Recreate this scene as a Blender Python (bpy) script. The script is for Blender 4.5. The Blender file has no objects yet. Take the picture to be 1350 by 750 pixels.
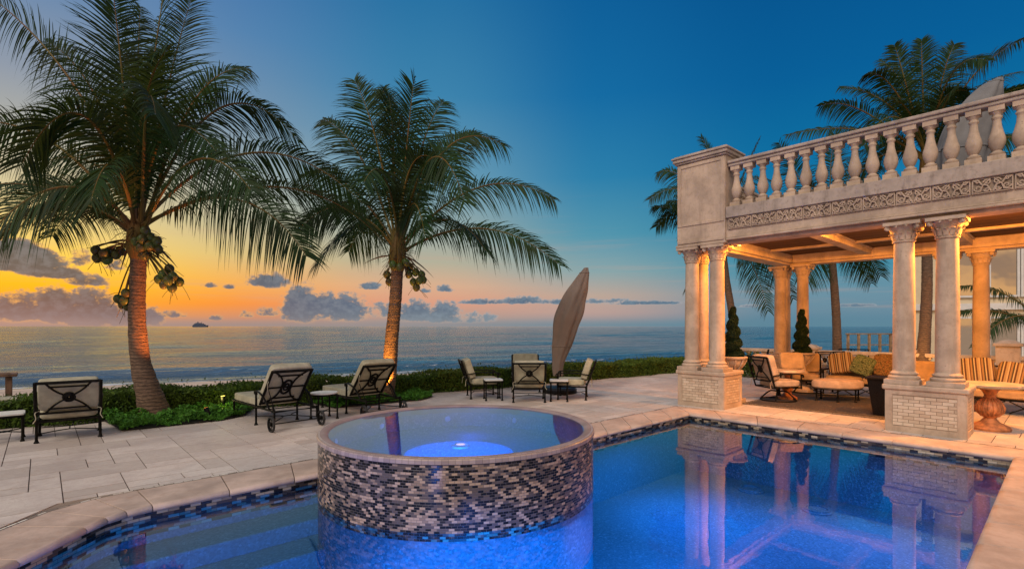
import bpy, bmesh, math, random
import numpy as np
from mathutils import Vector, Matrix
random.seed(7); np.random.seed(7)
R_=math.radians
C=bpy.context.scene.collection
scene=bpy.context.scene
def s(r,g,b):
    f=lambda c:(c/255/12.92 if c/255<=0.04045 else ((c/255+0.055)/1.055)**2.4)
    return (f(r),f(g),f(b),1)

# ------------------------------------------------------------------ camera
TH=math.atan(735/675)                       # viewing direction measured from the pavilion's side axis
F=Vector((math.cos(TH),math.sin(TH),0)); RT=Vector((math.sin(TH),-math.cos(TH),0))
EYE=1.65
cam=bpy.data.cameras.new('camera'); cam.lens=18; cam.sensor_width=36; cam.shift_y=55/1350
cam.clip_end=60000; cam.clip_start=0.05
co=bpy.data.objects.new('camera',cam); C.objects.link(co)
co.location=(0,0,EYE); co.rotation_euler=(R_(90),0,TH-R_(90)); scene.camera=co
def W(px,py,d):                              # a point of the place: bearing, height and distance ahead
    a=(px-675)/675
    return F*d+RT*(a*d)+Vector((0,0,EYE+(430-py)/675*d))

# ------------------------------------------------------------------ exposure
scene.view_settings.view_transform='Standard'; scene.view_settings.look='None'
scene.view_settings.gamma=1; scene.view_settings.exposure=0.0; scene.view_settings.use_curve_mapping=False
scene.render.engine='CYCLES'
try:
    scene.cycles.max_bounces=10; scene.cycles.transparent_max_bounces=24
    scene.cycles.sample_clamp_indirect=4
except Exception: pass

# ------------------------------------------------------------------ sun (soft fill added from behind-left; the sun itself is under the horizon)
FILL_EL=R_(42); FILL_AZ=TH+R_(150)
sl=bpy.data.lights.new('sun','SUN'); sl.energy=1.95; sl.angle=R_(30); sl.color=(1.0,0.88,0.78)
so=bpy.data.objects.new('sun',sl); C.objects.link(so)
sd=Vector((math.cos(FILL_AZ)*math.cos(FILL_EL),math.sin(FILL_AZ)*math.cos(FILL_EL),math.sin(FILL_EL)))
so.rotation_euler=(-sd).to_track_quat('-Z','Y').to_euler(); so.location=sd*30

# ------------------------------------------------------------------ node helpers
class S:
    """socket with arithmetic"""
    def __init__(q,nt,o): q.nt=nt; q.o=o
    def m(q,op,b=None,c=None,rev=False,clamp=False):
        n=q.nt.nodes.new('ShaderNodeMath'); n.operation=op; n.use_clamp=clamp
        ins=[q,b] if not rev else [b,q]
        if c is not None: ins.append(c)
        for i,v in enumerate(ins):
            if v is None: continue
            if isinstance(v,S): q.nt.links.new(v.o,n.inputs[i])
            else: n.inputs[i].default_value=v
        return S(q.nt,n.outputs[0])
    def __add__(q,b): return q.m('ADD',b)
    __radd__=__add__
    def __sub__(q,b): return q.m('SUBTRACT',b)
    def __rsub__(q,b): return q.m('SUBTRACT',b,rev=True)
    def __mul__(q,b): return q.m('MULTIPLY',b)
    __rmul__=__mul__
    def __truediv__(q,b): return q.m('DIVIDE',b)
    def floor(q): return q.m('FLOOR')
    def fract(q): return q.m('FRACT')
    def sstep(q,a,b,c0=0.0,c1=1.0):
        n=q.nt.nodes.new('ShaderNodeMapRange'); n.interpolation_type='SMOOTHSTEP'
        q.nt.links.new(q.o,n.inputs[0]); n.inputs[1].default_value=a; n.inputs[2].default_value=b
        n.inputs[3].default_value=c0; n.inputs[4].default_value=c1
        return S(q.nt,n.outputs[0])
def ramp(nt,fac,stops,interp='LINEAR'):
    n=nt.nodes.new('ShaderNodeValToRGB'); e=n.color_ramp; e.interpolation=interp
    while len(e.elements)<len(stops): e.elements.new(0.5)
    for i,(p,c) in enumerate(stops): e.elements[i].position=p; e.elements[i].color=c
    if fac is not None: nt.links.new(fac.o,n.inputs[0])
    return S(nt,n.outputs[0])
def mix(nt,fac,a,b,mode='MIX'):
    n=nt.nodes.new('ShaderNodeMix'); n.data_type='RGBA'; n.blend_type=mode
    for i,v in ((0,fac),(6,a),(7,b)):
        if isinstance(v,S): nt.links.new(v.o,n.inputs[i])
        else: n.inputs[i].default_value=v
    return S(nt,n.outputs[2])
def comb(nt,x,y,z):
    n=nt.nodes.new('ShaderNodeCombineXYZ')
    for i,v in enumerate((x,y,z)):
        if isinstance(v,S): nt.links.new(v.o,n.inputs[i])
        else: n.inputs[i].default_value=v
    return S(nt,n.outputs[0])
def noise(nt,vec,scale,detail=4,rough=0.55,dist=0.0):
    n=nt.nodes.new('ShaderNodeTexNoise'); n.inputs['Scale'].default_value=scale
    n.inputs['Detail'].default_value=detail; n.inputs['Roughness'].default_value=rough; n.inputs['Distortion'].default_value=dist
    if vec is not None: nt.links.new(vec.o,n.inputs['Vector'])
    return S(nt,n.outputs[0])
def sep(nt,v):
    n=nt.nodes.new('ShaderNodeSeparateXYZ'); nt.links.new(v.o,n.inputs[0])
    return [S(nt,n.outputs[i]) for i in range(3)]
def texco(nt,k='Object'):
    n=nt.nodes.new('ShaderNodeTexCoord'); return S(nt,n.outputs[k])

# ------------------------------------------------------------------ world: dusk sky with cumulus banks
w=bpy.data.worlds.new('World'); scene.world=w; w.use_nodes=True
nt=w.node_tree; nt.nodes.clear()
D=texco(nt,'Generated'); dx,dy,dz=sep(nt,D)
fw=dx*F.x+dy*F.y; rt=dx*RT.x+dy*RT.y
az=rt.m('ARCTAN2',fw)*57.29578
hor=(fw*fw+rt*rt).m('SQRT')
el=dz.m('ARCTAN2',hor)*57.29578
E_=el/36.0
def col(stops): return [(min(max(e/36,0),1),s(*c)) for e,c in stops]
left=ramp(nt,E_,col([(0,(150,135,130)),(0.7,(196,148,112)),(1.8,(246,160,50)),(3.4,(255,186,30)),(5.4,(253,206,70)),(8,(240,210,125)),(11,(216,200,152)),(15,(178,176,162)),(20,(142,153,168)),(26,(105,136,172)),(36,(70,110,165))]))
mid=ramp(nt,E_,col([(0,(146,148,152)),(1.0,(180,152,140)),(2.6,(218,156,130)),(4.4,(216,172,140)),(7,(178,174,152)),(11,(148,168,166)),(16,(104,154,178)),(24,(58,130,172)),(36,(22,104,158))]))
rgt=ramp(nt,E_,col([(0,(82,128,150)),(1.5,(104,138,156)),(3.2,(106,144,162)),(6,(62,140,164)),(10,(26,126,164)),(16,(4,110,160)),(23,(0,94,152)),(36,(0,76,136))]))
orn=ramp(nt,E_,col([(0,(150,140,138)),(0.8,(205,142,108)),(2.2,(246,146,62)),(4.0,(248,172,78)),(7,(222,192,124)),(10,(194,186,150)),(14,(165,172,165)),(20,(120,148,172)),(27,(85,130,175)),(36,(50,105,165))]))
rgm=ramp(nt,E_,col([(0,(120,140,152)),(1.5,(184,156,148)),(3.4,(186,164,150)),(6,(136,164,168)),(10,(80,148,172)),(16,(40,126,170)),(24,(14,106,162)),(36,(4,88,148))]))
sky=mix(nt,az.sstep(-42,-26),left,orn)
sky=mix(nt,az.sstep(-32,-10),sky,mid)
sky=mix(nt,az.sstep(-9,10),sky,rgm)
sky=mix(nt,az.sstep(8,28),sky,rgt)
# thin high streaks
st=noise(nt,comb(nt,az*0.05,el*0.9,0),1.0,5,0.6)
sky=mix(nt,st.sstep(0.5,0.8)*el.sstep(16,3)*el.sstep(0.5,2)*0.35,sky,s(205,160,140))
# cumulus
def pz(px,py):
    a=math.atan((px-675)/675); return math.degrees(a),math.degrees(math.atan((430-py)/675*math.cos(a)))
nz=noise(nt,comb(nt,az*0.42,el*0.62,3.1),1.0,9,0.68)
nz2=noise(nt,comb(nt,az*1.6,el*2.2,9.7),1.0,6,0.6)
fld=None; 
blobs=[(12,346,84,34,2.3),(72,362,50,16,1.5),(108,345,18,18,.9),(112,372,34,13,1),(150,352,14,12,.8),
 (25,414,48,34,1.4),(72,412,34,44,1.5),(122,418,60,40,1.5),(175,424,46,26,1.3),
 (355,374,30,17,1.25),(277,377,13,6,.9),(302,379,9,6,.9),(285,420,10,6,.8),(325,416,12,8,.9),(355,414,18,10,.9),
 (398,412,32,42,1.5),(425,408,28,28,1.3),(455,414,40,30,1.4),(487,379,18,8,1.05),(520,414,35,18,.8),(548,416,28,24,1.3),(585,418,28,22,1.3),(620,422,40,12,.8),
 (560,384,10,6,.9),(587,382,14,8,1.05),(640,399,36,6,1),(690,398,34,9,1.1),(745,399,45,6,1),(850,400,70,4.5,1),(800,398,40,5,.8),(1130,403,30,4,.8),(985,404,20,4,.7),(230,416,20,7,.8)]
for (px,py,rx,ry,k) in blobs:
    a0,e0=pz(px,py); a1,_=pz(px+rx,py); _,e1=pz(px,py-ry)
    u=(az-a0)/(a1-a0); v=(el-e0)/(e1-e0)
    v=v.m('MAXIMUM',v*-2.6)                       # flat bases
    b=(1.0-(u*u+v*v))*k
    fld=b if fld is None else fld.m('MAXIMUM',b)
fld=fld.m('MAXIMUM',-2.0)
f2=fld*1.15+(nz-0.5)*3.0+(nz2-0.5)*2.2
mask=f2.sstep(-0.05,0.60)*el.sstep(-0.1,0.1)
core=f2.sstep(0.15,0.95)
cdark=mix(nt,az.sstep(-40,-15),s(52,74,92),s(66,102,128))
cdark=mix(nt,el.sstep(2.6,0.3)*0.6,cdark,mix(nt,az.sstep(-35,5),s(122,122,126),s(138,152,158)))
cedge=mix(nt,az.sstep(-38,10),s(232,172,104),s(176,172,172))
ccol=mix(nt,core,cedge,cdark)
ccol=mix(nt,(nz2*0.6+nz*0.4).sstep(0.42,0.62)*0.5,ccol,mix(nt,az.sstep(-38,0),s(112,122,134),s(132,154,168)))
sky=mix(nt,mask*0.93,sky,ccol)
# haze line
sky=mix(nt,el.sstep(1.1,0.0)*0.6,sky,mix(nt,az.sstep(-30,20),s(158,140,134),s(100,136,152)))
# sky behind and far above the viewer: made brighter to light terrace and pavilion
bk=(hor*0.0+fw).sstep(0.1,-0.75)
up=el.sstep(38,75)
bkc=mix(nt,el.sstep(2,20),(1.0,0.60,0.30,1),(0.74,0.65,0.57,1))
bkc=mix(nt,(noise(nt,comb(nt,az*0.06,el*0.11,7.7),1.0,6,0.6)).sstep(0.5,0.58)*el.sstep(30,12)*0.75,bkc,(0.30,0.24,0.24,1))  # low warm band and cloud patches added for the house windows to mirror
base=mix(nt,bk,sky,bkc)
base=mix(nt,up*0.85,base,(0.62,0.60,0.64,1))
below=el.sstep(-0.3,-3)
base=mix(nt,below,base,s(90,95,100))
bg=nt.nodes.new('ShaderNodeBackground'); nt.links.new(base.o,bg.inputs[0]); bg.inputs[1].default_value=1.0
sk=nt.nodes.new('ShaderNodeTexSky'); sk.sky_type='NISHITA'; sk.sun_disc=False; sk.sun_elevation=R_(1.0); sk.sun_rotation=math.atan2((F-RT).x,(F-RT).y)
bg2=nt.nodes.new('ShaderNodeBackground'); nt.links.new(sk.outputs[0],bg2.inputs[0]); bg2.inputs[1].default_value=0.006
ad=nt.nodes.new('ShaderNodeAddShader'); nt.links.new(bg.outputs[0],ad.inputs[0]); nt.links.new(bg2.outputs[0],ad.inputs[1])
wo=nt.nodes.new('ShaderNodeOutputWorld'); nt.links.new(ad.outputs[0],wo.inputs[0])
try: w.cycles.sampling_method='MANUAL'; w.cycles.sample_map_resolution=512
except Exception: pass

# ------------------------------------------------------------------ materials
MATS={}
def newmat(name):
    m=bpy.data.materials.new(name); m.use_nodes=True; nt=m.node_tree
    return m,nt,nt.nodes['Principled BSDF']
def bump(nt,bs,h,strength=0.3,dist=0.01):
    n=nt.nodes.new('ShaderNodeBump'); n.inputs['Strength'].default_value=strength; n.inputs['Distance'].default_value=dist
    nt.links.new(h.o,n.inputs['Height']); nt.links.new(n.outputs[0],bs.inputs['Normal']); return n
def simple(name,c,rough=0.6,metal=0.0,var=0.15,scale=8,bmp=0.0,bscale=40,spec=0.5,c2=None,coord='Object'):
    m,nt,bs=newmat(name); t=texco(nt,coord)
    n=noise(nt,t,scale,5,0.6)
    d=c2 or tuple(x*(1-var*1.6) for x in c[:3])+(1,)
    l=tuple(min(1,x*(1+var)) for x in c[:3])+(1,)
    nt.links.new(mix(nt,n.sstep(0.3,0.7),d,l).o,bs.inputs['Base Color'])
    bs.inputs['Roughness'].default_value=rough; bs.inputs['Metallic'].default_value=metal
    bs.inputs['Specular IOR Level'].default_value=spec
    if bmp: bump(nt,bs,noise(nt,t,bscale,4,0.6),bmp,0.01)
    return m
def stone(name,c,pit=0.5,stain=0.35,warm=(0.30,0.20,0.13,1)):
    m,nt,bs=newmat(name); g=nt.nodes.new('ShaderNodeNewGeometry'); t=S(nt,g.outputs['Position'])
    a=noise(nt,t,2.2,6,0.62); b=noise(nt,t,14,5,0.6); p=noise(nt,t,46,3,0.5)
    dk=tuple(x*0.72 for x in c[:3])+(1,); lt=tuple(min(1,x*1.14) for x in c[:3])+(1,)
    cc=mix(nt,a.sstep(0.3,0.7),dk,lt)
    cc=mix(nt,b.sstep(0.5,0.75)*stain,cc,warm)
    cc=mix(nt,p.sstep(0.66,0.72)*pit,cc,tuple(x*0.35 for x in c[:3])+(1,))
    gx,gy,gz=sep(nt,t); cc=mix(nt,noise(nt,comb(nt,gx*5,gy*5,gz*0.8),1,5,0.65).sstep(0.5,0.72)*(stain+0.1),cc,(warm[0]*0.8,warm[1]*0.85,warm[2]*0.9,1))
    nt.links.new(cc.o,bs.inputs['Base Color']); bs.inputs['Roughness'].default_value=0.78
    bs.inputs['Specular IOR Level'].default_value=0.3
    bump(nt,bs,b*0.5+p*0.5,0.35,0.012)
    return m
def tile_mat(name,w_,h_,grout,gcol,cols,rough=0.25,attr='UVMap',bmp=0.4,offset=True,noisec=None):
    m,nt,bs=newmat(name); uv=nt.nodes.new('ShaderNodeUVMap'); uv.uv_map=attr
    u,v,_=sep(nt,S(nt,uv.outputs[0]))
    r=v/h_; row=r.floor(); cu=u/w_+(row*0.5 if offset else 0.0); colm=cu.floor()
    fu=cu.fract(); fv=r.fract()
    ex=(fu.m('MINIMUM',1.0-fu))*w_; ey=(fv.m('MINIMUM',1.0-fv))*h_
    edge=ex.m('MINIMUM',ey)
    wn=nt.nodes.new('ShaderNodeTexWhiteNoise'); wn.noise_dimensions='2D'
    nt.links.new(comb(nt,colm,row,0).o,wn.inputs['Vector'])
    k=(colm*0.6180+row*0.3819+S(nt,wn.outputs['Value'])*0.85).fract()
    c=ramp(nt,k,cols,'CONSTANT')
    if noisec:
        c=mix(nt,noise(nt,comb(nt,u,v,0),6,4).sstep(0.35,0.7)*0.35,c,noisec)
    mk=edge.sstep(grout*0.6,grout*1.3)
    c=mix(nt,mk,gcol,c)
    nt.links.new(c.o,bs.inputs['Base Color']); nt.links.new(mk.sstep(0,1,0.8,rough).o,bs.inputs['Roughness'])
    bump(nt,bs,mk+k*0.3,bmp,0.006)
    return m
M={}
M['stone']=stone('cast_stone',(0.49,0.365,0.265,1),pit=0.65,stain=0.4)
M['stone_dark']=stone('weathered_stone',(0.40,0.32,0.26,1),pit=0.7,stain=0.55,warm=(0.16,0.12,0.09,1))
M['coping']=stone('coping_stone',(0.47,0.355,0.285,1),pit=0.15,stain=0.3,warm=(0.40,0.25,0.17,1))
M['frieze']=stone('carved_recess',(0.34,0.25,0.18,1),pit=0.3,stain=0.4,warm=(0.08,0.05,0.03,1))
M['lip']=stone('honed_grey_stone',(0.26,0.20,0.185,1),pit=0.1,stain=0.3,warm=(0.17,0.13,0.12,1))
M['grout']=simple('joint_sand',(0.10,0.07,0.055,1),0.9)
M['metal']=simple('dark_bronze_metal',(0.008,0.0075,0.006,1),0.5,0.0,0.4,20,0.15,60,0.08)
M['cushion']=simple('cream_fabric',(0.37,0.345,0.25,1),0.9,0,0.12,7,0.25,220,0.1)
M['cushion_tan']=simple('tan_fabric',(0.38,0.26,0.15,1),0.9,0,0.12,7,0.25,200,0.1)
M['cushion_pale']=simple('pale_fabric',(0.42,0.31,0.23,1),0.9,0,0.12,7,0.25,200,0.1)
M['white_top']=simple('white_table_stone',(0.62,0.60,0.56,1),0.35,0,0.08,12)
M['cover']=simple('taupe_cover_fabric',(0.19,0.142,0.115,1),0.8,0,0.06,3,0.3,30,0.3)
M['cover_grey']=simple('grey_cover_fabric',(0.16,0.155,0.155,1),0.75,0,0.12,3,0.3,30,0.3)
M['black']=simple('black_plastic',(0.008,0.008,0.009,1),0.45,0,0.3,10,spec=0.25)
M['rubber']=simple('rubber',(0.02,0.02,0.02,1),0.7,0,0.3,30)
M['wood']=simple('weathered_wood',(0.16,0.09,0.055,1),0.75,0,0.4,5,0.4,25)
M['wood_far']=simple('pale_wood',(0.34,0.21,0.11,1),0.75,0,0.3,5)  # paler brown than the stair rail wood
M['ceil']=None
M['wall']=simple('cream_render',(0.62,0.51,0.34,1),0.85,0,0.06,1.5)
M['whiteframe']=simple('white_window_frame',(0.6,0.58,0.55,1),0.5,0,0.05,4)
M['dark_wicker']=simple('dark_wicker',(0.010,0.007,0.006,1),0.6,0,0.5,60,0.6,70,0.15)
M['terracotta']=simple('terracotta',(0.46,0.16,0.05,1),0.6,0,0.35,9,0.4,40)
M['tabletop']=simple('sandstone_table',(0.46,0.34,0.23,1),0.45,0,0.2,6)
def leafmat(name,c1,c2,trans=0.25,c3=None):
    m=bpy.data.materials.new(name); m.use_nodes=True; nt=m.node_tree; nt.nodes.clear()
    g=nt.nodes.new('ShaderNodeNewGeometry'); rnd=S(nt,g.outputs['Random Per Island']); pos=S(nt,g.outputs['Position'])
    c=mix(nt,rnd,c1,c2); c=mix(nt,noise(nt,pos,1.3,3).sstep(0.4,0.7)*0.45,c,c3 or c2)
    d=nt.nodes.new('ShaderNodeBsdfPrincipled'); nt.links.new(c.o,d.inputs['Base Color']); d.inputs['Roughness'].default_value=0.55
    d.inputs['Specular IOR Level'].default_value=0.16
    t=nt.nodes.new('ShaderNodeBsdfTranslucent'); nt.links.new(mix(nt,0.35,c,(0.16,0.16,0.02,1)).o,t.inputs[0])
    mx=nt.nodes.new('ShaderNodeMixShader'); mx.inputs[0].default_value=trans
    nt.links.new(d.outputs[0],mx.inputs[1]); nt.links.new(t.outputs[0],mx.inputs[2])
    o=nt.nodes.new('ShaderNodeOutputMaterial'); nt.links.new(mx.outputs[0],o.inputs[0])
    return m
M['palm']=leafmat('palm_leaf',(0.006,0.026,0.008,1),(0.018,0.052,0.009,1),0.26,(0.030,0.028,0.010,1))
M['palm_dry']=leafmat('dry_palm_leaf',(0.05,0.03,0.015,1),(0.09,0.055,0.025,1),0.15)
M['hedge']=leafmat('hedge_leaf',(0.022,0.055,0.008,1),(0.10,0.17,0.022,1),0.2,(0.11,0.15,0.03,1))
M['bed']=leafmat('groundcover_leaf',(0.035,0.11,0.014,1),(0.09,0.26,0.03,1),0.2,(0.06,0.18,0.02,1))
M['topiary']=leafmat('topiary_leaf',(0.006,0.018,0.009,1),(0.014,0.034,0.014,1),0.1)
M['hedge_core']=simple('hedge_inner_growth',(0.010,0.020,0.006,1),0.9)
M['soil']=simple('soil',(0.02,0.016,0.01,1),0.95)
M['rachis']=simple('frond_stem',(0.085,0.075,0.015,1),0.6,0,0.35,1.2,0,0,0.2,(0.13,0.055,0.012,1))
M['nut']=simple('green_coconut',(0.045,0.085,0.014,1),0.45,0,0.3,5,0,0,0.3,(0.07,0.040,0.012,1))
# trunk: rings
def trunkmat():
    m,nt,bs=newmat('palm_bark'); t=texco(nt,'UV'); u,v,_=sep(nt,t)
    g=nt.nodes.new('ShaderNodeNewGeometry'); pos=S(nt,g.outputs['Position'])
    px,py,pzz=sep(nt,pos)
    n1=noise(nt,comb(nt,px*4,py*4,pzz*10),1,4); 
    n2=noise(nt,comb(nt,px*14,py*14,pzz*60),1,4,0.7)
    z=(pzz+n1*0.07)*17.0
    ring=(z.fract()-0.5).m('ABSOLUTE')*2.0
    rk=ring.sstep(0.72,0.98)
    c=mix(nt,n2.sstep(0.3,0.72),(0.06,0.034,0.019,1),(0.19,0.115,0.068,1)); c=mix(nt,rk*0.85,c,(0.045,0.026,0.016,1))
    nt.links.new(c.o,bs.inputs['Base Color']); bs.inputs['Roughness'].default_value=0.85
    bump(nt,bs,(1.0-rk)*0.7+n2*0.5,0.8,0.03); return m
M['trunk']=trunkmat()
# paving with per-slab tone
def paving():
    m,nt,bs=newmat('limestone_paving'); g=nt.nodes.new('ShaderNodeNewGeometry'); pos=S(nt,g.outputs['Position']); r=S(nt,g.outputs['Random Per Island'])
    a=noise(nt,pos,1.6,6,0.65,1.2); b=noise(nt,pos,9,6,0.65); v_=noise(nt,pos,3.5,8,0.7,2.5)
    c=mix(nt,r,(0.43,0.37,0.315,1),(0.59,0.52,0.455,1))
    c=mix(nt,a.sstep(0.4,0.7)*0.55,c,(0.38,0.315,0.28,1)); c=mix(nt,noise(nt,pos,0.55,5,0.6,0.8).sstep(0.52,0.66)*0.35,c,(0.30,0.25,0.225,1))
    c=mix(nt,b.sstep(0.52,0.75)*0.35,c,(0.36,0.24,0.18,1))
    c=mix(nt,(v_-0.5).m('ABSOLUTE').sstep(0.03,0.0)*0.30,c,(0.34,0.24,0.20,1))
    nt.links.new(c.o,bs.inputs['Base Color']); nt.links.new(b.sstep(0.3,0.7,0.5,0.75).o,bs.inputs['Roughness'])
    bs.inputs['Specular IOR Level'].default_value=0.35
    bump(nt,bs,b+v_*0.4,0.2,0.006); return m
M['paving']=paving()
def woodceil():
    m,nt,bs=newmat('ceiling_boards'); g=nt.nodes.new('ShaderNodeNewGeometry'); x,y,z=sep(nt,S(nt,g.outputs['Position']))
    k=(x/0.14); fr=k.fract(); gap=fr.m('MINIMUM',1.0-fr).sstep(0.02,0.06)
    wn=nt.nodes.new('ShaderNodeTexWhiteNoise'); wn.noise_dimensions='1D'; nt.links.new(k.floor().o,wn.inputs['W'])
    n=noise(nt,comb(nt,x*30,y*1.5,0),1,5,0.7)
    c=mix(nt,S(nt,wn.outputs[0]),(0.085,0.040,0.016,1),(0.16,0.080,0.034,1)); c=mix(nt,n.sstep(0.4,0.7)*0.5,c,(0.05,0.02,0.012,1))
    c=mix(nt,gap,(0.01,0.006,0.004,1),c)
    nt.links.new(c.o,bs.inputs['Base Color']); bs.inputs['Roughness'].default_value=0.7; bs.inputs['Specular IOR Level'].default_value=0.08; bump(nt,bs,gap,0.5,0.01); return m
M['ceil']=woodceil()
MOSA=[(0.0,(0.008,0.007,0.007,1)),(0.36,(0.26,0.175,0.115,1)),(0.54,(0.105,0.078,0.065,1)),(0.74,(0.42,0.29,0.19,1)),(0.90,(0.03,0.024,0.02,1))]
M['mosaic']=tile_mat('glass_mosaic',0.050,0.0225,0.0016,(0.09,0.075,0.065,1),MOSA,0.22)
M['mosaic_rim']=tile_mat('mosaic_rim',0.058,0.05,0.0016,(0.12,0.09,0.08,1),[(0,(0.33,0.25,0.22,1)),(0.4,(0.38,0.29,0.25,1)),(0.7,(0.28,0.21,0.19,1))],0.3)
M['waterline']=tile_mat('waterline_mosaic',0.09,0.030,0.002,(0.04,0.035,0.03,1),[(0.0,(0.015,0.012,0.01,1)),(0.35,(0.33,0.25,0.15,1)),(0.62,(0.07,0.05,0.035,1)),(0.82,(0.46,0.38,0.26,1))],0.22)
M['strip']=tile_mat('mosaic_strip',0.085,0.03,0.004,(0.10,0.07,0.055,1),[(0.0,(0.62,0.55,0.45,1)),(0.3,(0.2,0.15,0.11,1)),(0.55,(0.7,0.64,0.55,1)),(0.8,(0.35,0.27,0.2,1))],0.3)
M['brick']=tile_mat('stone_brick_panel',0.135,0.052,0.0028,(0.20,0.13,0.08,1),[(0,(0.52,0.40,0.29,1)),(0.3,(0.58,0.46,0.34,1)),(0.6,(0.47,0.36,0.26,1)),(0.85,(0.62,0.50,0.38,1))],0.7,noisec=(0.34,0.23,0.15,1),bmp=0.8)
def pebble():
    m,nt,bs=newmat('pebble_plaster'); g=nt.nodes.new('ShaderNodeNewGeometry'); pos=S(nt,g.outputs['Position'])
    v=nt.nodes.new('ShaderNodeTexVoronoi'); v.inputs['Scale'].default_value=55; nt.links.new(pos.o,v.inputs['Vector'])
    cx,_,_=sep(nt,S(nt,v.outputs['Color']))
    c=ramp(nt,cx,[(0,(0.10,0.12,0.13,1)),(0.35,(0.14,0.16,0.17,1)),(0.75,(0.18,0.20,0.21,1)),(0.94,(0.25,0.27,0.28,1))],'CONSTANT')
    n=noise(nt,pos,1.2,4); c=mix(nt,n.sstep(0.35,0.7)*0.35,c,(0.16,0.17,0.18,1))
    nt.links.new(c.o,bs.inputs['Base Color']); bs.inputs['Roughness'].default_value=0.7
    return m
M['pebble']=pebble()
def water(name,ior,tint,bstr,bscale):
    m=bpy.data.materials.new(name); m.use_nodes=True; nt=m.node_tree; nt.nodes.clear()
    g=nt.nodes.new('ShaderNodeNewGeometry'); pos=S(nt,g.outputs['Position']); x,y,z=sep(nt,pos)
    h=noise(nt,pos,bscale,3,0.5)+noise(nt,pos,bscale*0.22,2,0.5)*2.2
    b=nt.nodes.new('ShaderNodeBump'); b.inputs['Strength'].default_value=bstr; b.inputs['Distance'].default_value=0.01; nt.links.new(h.o,b.inputs['Height'])
    fr=nt.nodes.new('ShaderNodeFresnel'); fr.inputs[0].default_value=ior; nt.links.new(b.outputs[0],fr.inputs['Normal'])
    gl=nt.nodes.new('ShaderNodeBsdfGlossy'); gl.inputs['Roughness'].default_value=0.004; gl.inputs[0].default_value=(1,1,1,1); nt.links.new(b.outputs[0],gl.inputs['Normal'])
    tr=nt.nodes.new('ShaderNodeBsdfTransparent'); tr.inputs[0].default_value=tint
    mx=nt.nodes.new('ShaderNodeMixShader'); nt.links.new(fr.outputs[0],mx.inputs[0]); nt.links.new(tr.outputs[0],mx.inputs[1]); nt.links.new(gl.outputs[0],mx.inputs[2])
    o=nt.nodes.new('ShaderNodeOutputMaterial'); nt.links.new(mx.outputs[0],o.inputs[0]); return m
M['pool_water']=water('pool_water',1.43,(0.40,0.74,0.98,1),0.05,5)
M['spa_water']=water('spa_water',2.1,(0.85,0.93,0.98,1),0.02,4)
def sea():
    m,nt,bs=newmat('sea_water'); g=nt.nodes.new('ShaderNodeNewGeometry'); pos=S(nt,g.outputs['Position']); x,y,z=sep(nt,pos)
    a=nt.nodes.new('ShaderNodeAttribute'); a.attribute_name='foam'; foam=S(nt,a.outputs['Fac'])
    sx=x*0.987+y*-0.156; sy=x*0.156+y*0.987
    n1=noise(nt,comb(nt,sx*0.10,sy*0.50,0),1,5,0.62); n2=noise(nt,comb(nt,sx*0.9,sy*2.6,0),1,4,0.6)
    n0=noise(nt,comb(nt,sx*0.012,sy*0.055,0),1,4,0.6)
    n3=noise(nt,comb(nt,sx*0.7,sy*2.2,5),1,6,0.72)
    fm=(foam*1.1+(n3-0.5)*1.8).sstep(0.62,1.05)*foam.sstep(0.02,0.2)
    bn=nt.nodes.new('ShaderNodeBump'); bn.inputs['Strength'].default_value=0.5; bn.inputs['Distance'].default_value=0.32
    nt.links.new((n1*3.2+n2*0.7+n0*7.0).o,bn.inputs['Height'])
    bc=mix(nt,n0.sstep(0.35,0.65),(0.03,0.05,0.055,1),(0.04,0.07,0.075,1))
    bc=mix(nt,fm,bc,(0.55,0.57,0.62,1))
    df=nt.nodes.new('ShaderNodeBsdfDiffuse'); nt.links.new(bc.o,df.inputs[0])
    gl=nt.nodes.new('ShaderNodeBsdfGlossy'); gl.inputs['Roughness'].default_value=0.10; nt.links.new(bn.outputs[0],gl.inputs['Normal'])
    gl.inputs[0].default_value=(0.94,0.97,1.0,1)
    fr=nt.nodes.new('ShaderNodeFresnel'); fr.inputs[0].default_value=2.4; nt.links.new(bn.outputs[0],fr.inputs['Normal'])
    k=(S(nt,fr.outputs[0]).m('MINIMUM',0.93))*(1.0-fm*0.9)
    mx=nt.nodes.new('ShaderNodeMixShader'); nt.links.new(k.o,mx.inputs[0]); nt.links.new(df.outputs[0],mx.inputs[1]); nt.links.new(gl.outputs[0],mx.inputs[2])
    out=[n for n in nt.nodes if n.type=='OUTPUT_MATERIAL'][0]; nt.links.new(mx.outputs[0],out.inputs[0]); nt.nodes.remove(bs)
    return m
M['sea']=sea()
M['sand']=simple('beach_sand',(0.52,0.39,0.29,1),0.9,0,0.12,0.35,0.4,2.5)
def emis(name,c,st):
    m=bpy.data.materials.new(name); m.use_nodes=True; nt=m.node_tree; nt.nodes.clear()
    e=nt.nodes.new('ShaderNodeEmission'); e.inputs[0].default_value=c; e.inputs[1].default_value=st
    o=nt.nodes.new('ShaderNodeOutputMaterial'); nt.links.new(e.outputs[0],o.inputs[0]); return m
def stripes(name,cols,per=0.16,ax=0):
    m,nt,bs=newmat(name); t=texco(nt,'Object'); c3=sep(nt,t)
    f=(c3[ax]/per).fract(); nt.links.new(ramp(nt,f,cols,'CONSTANT').o,bs.inputs['Base Color']); bs.inputs['Roughness'].default_value=0.9
    return m
ST=[(0,(0.30,0.22,0.12,1)),(0.20,(0.07,0.03,0.015,1)),(0.36,(0.40,0.32,0.20,1)),(0.48,(0.05,0.04,0.025,1)),(0.62,(0.26,0.16,0.07,1)),(0.78,(0.09,0.04,0.02,1)),(0.88,(0.4,0.32,0.21,1))]
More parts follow.
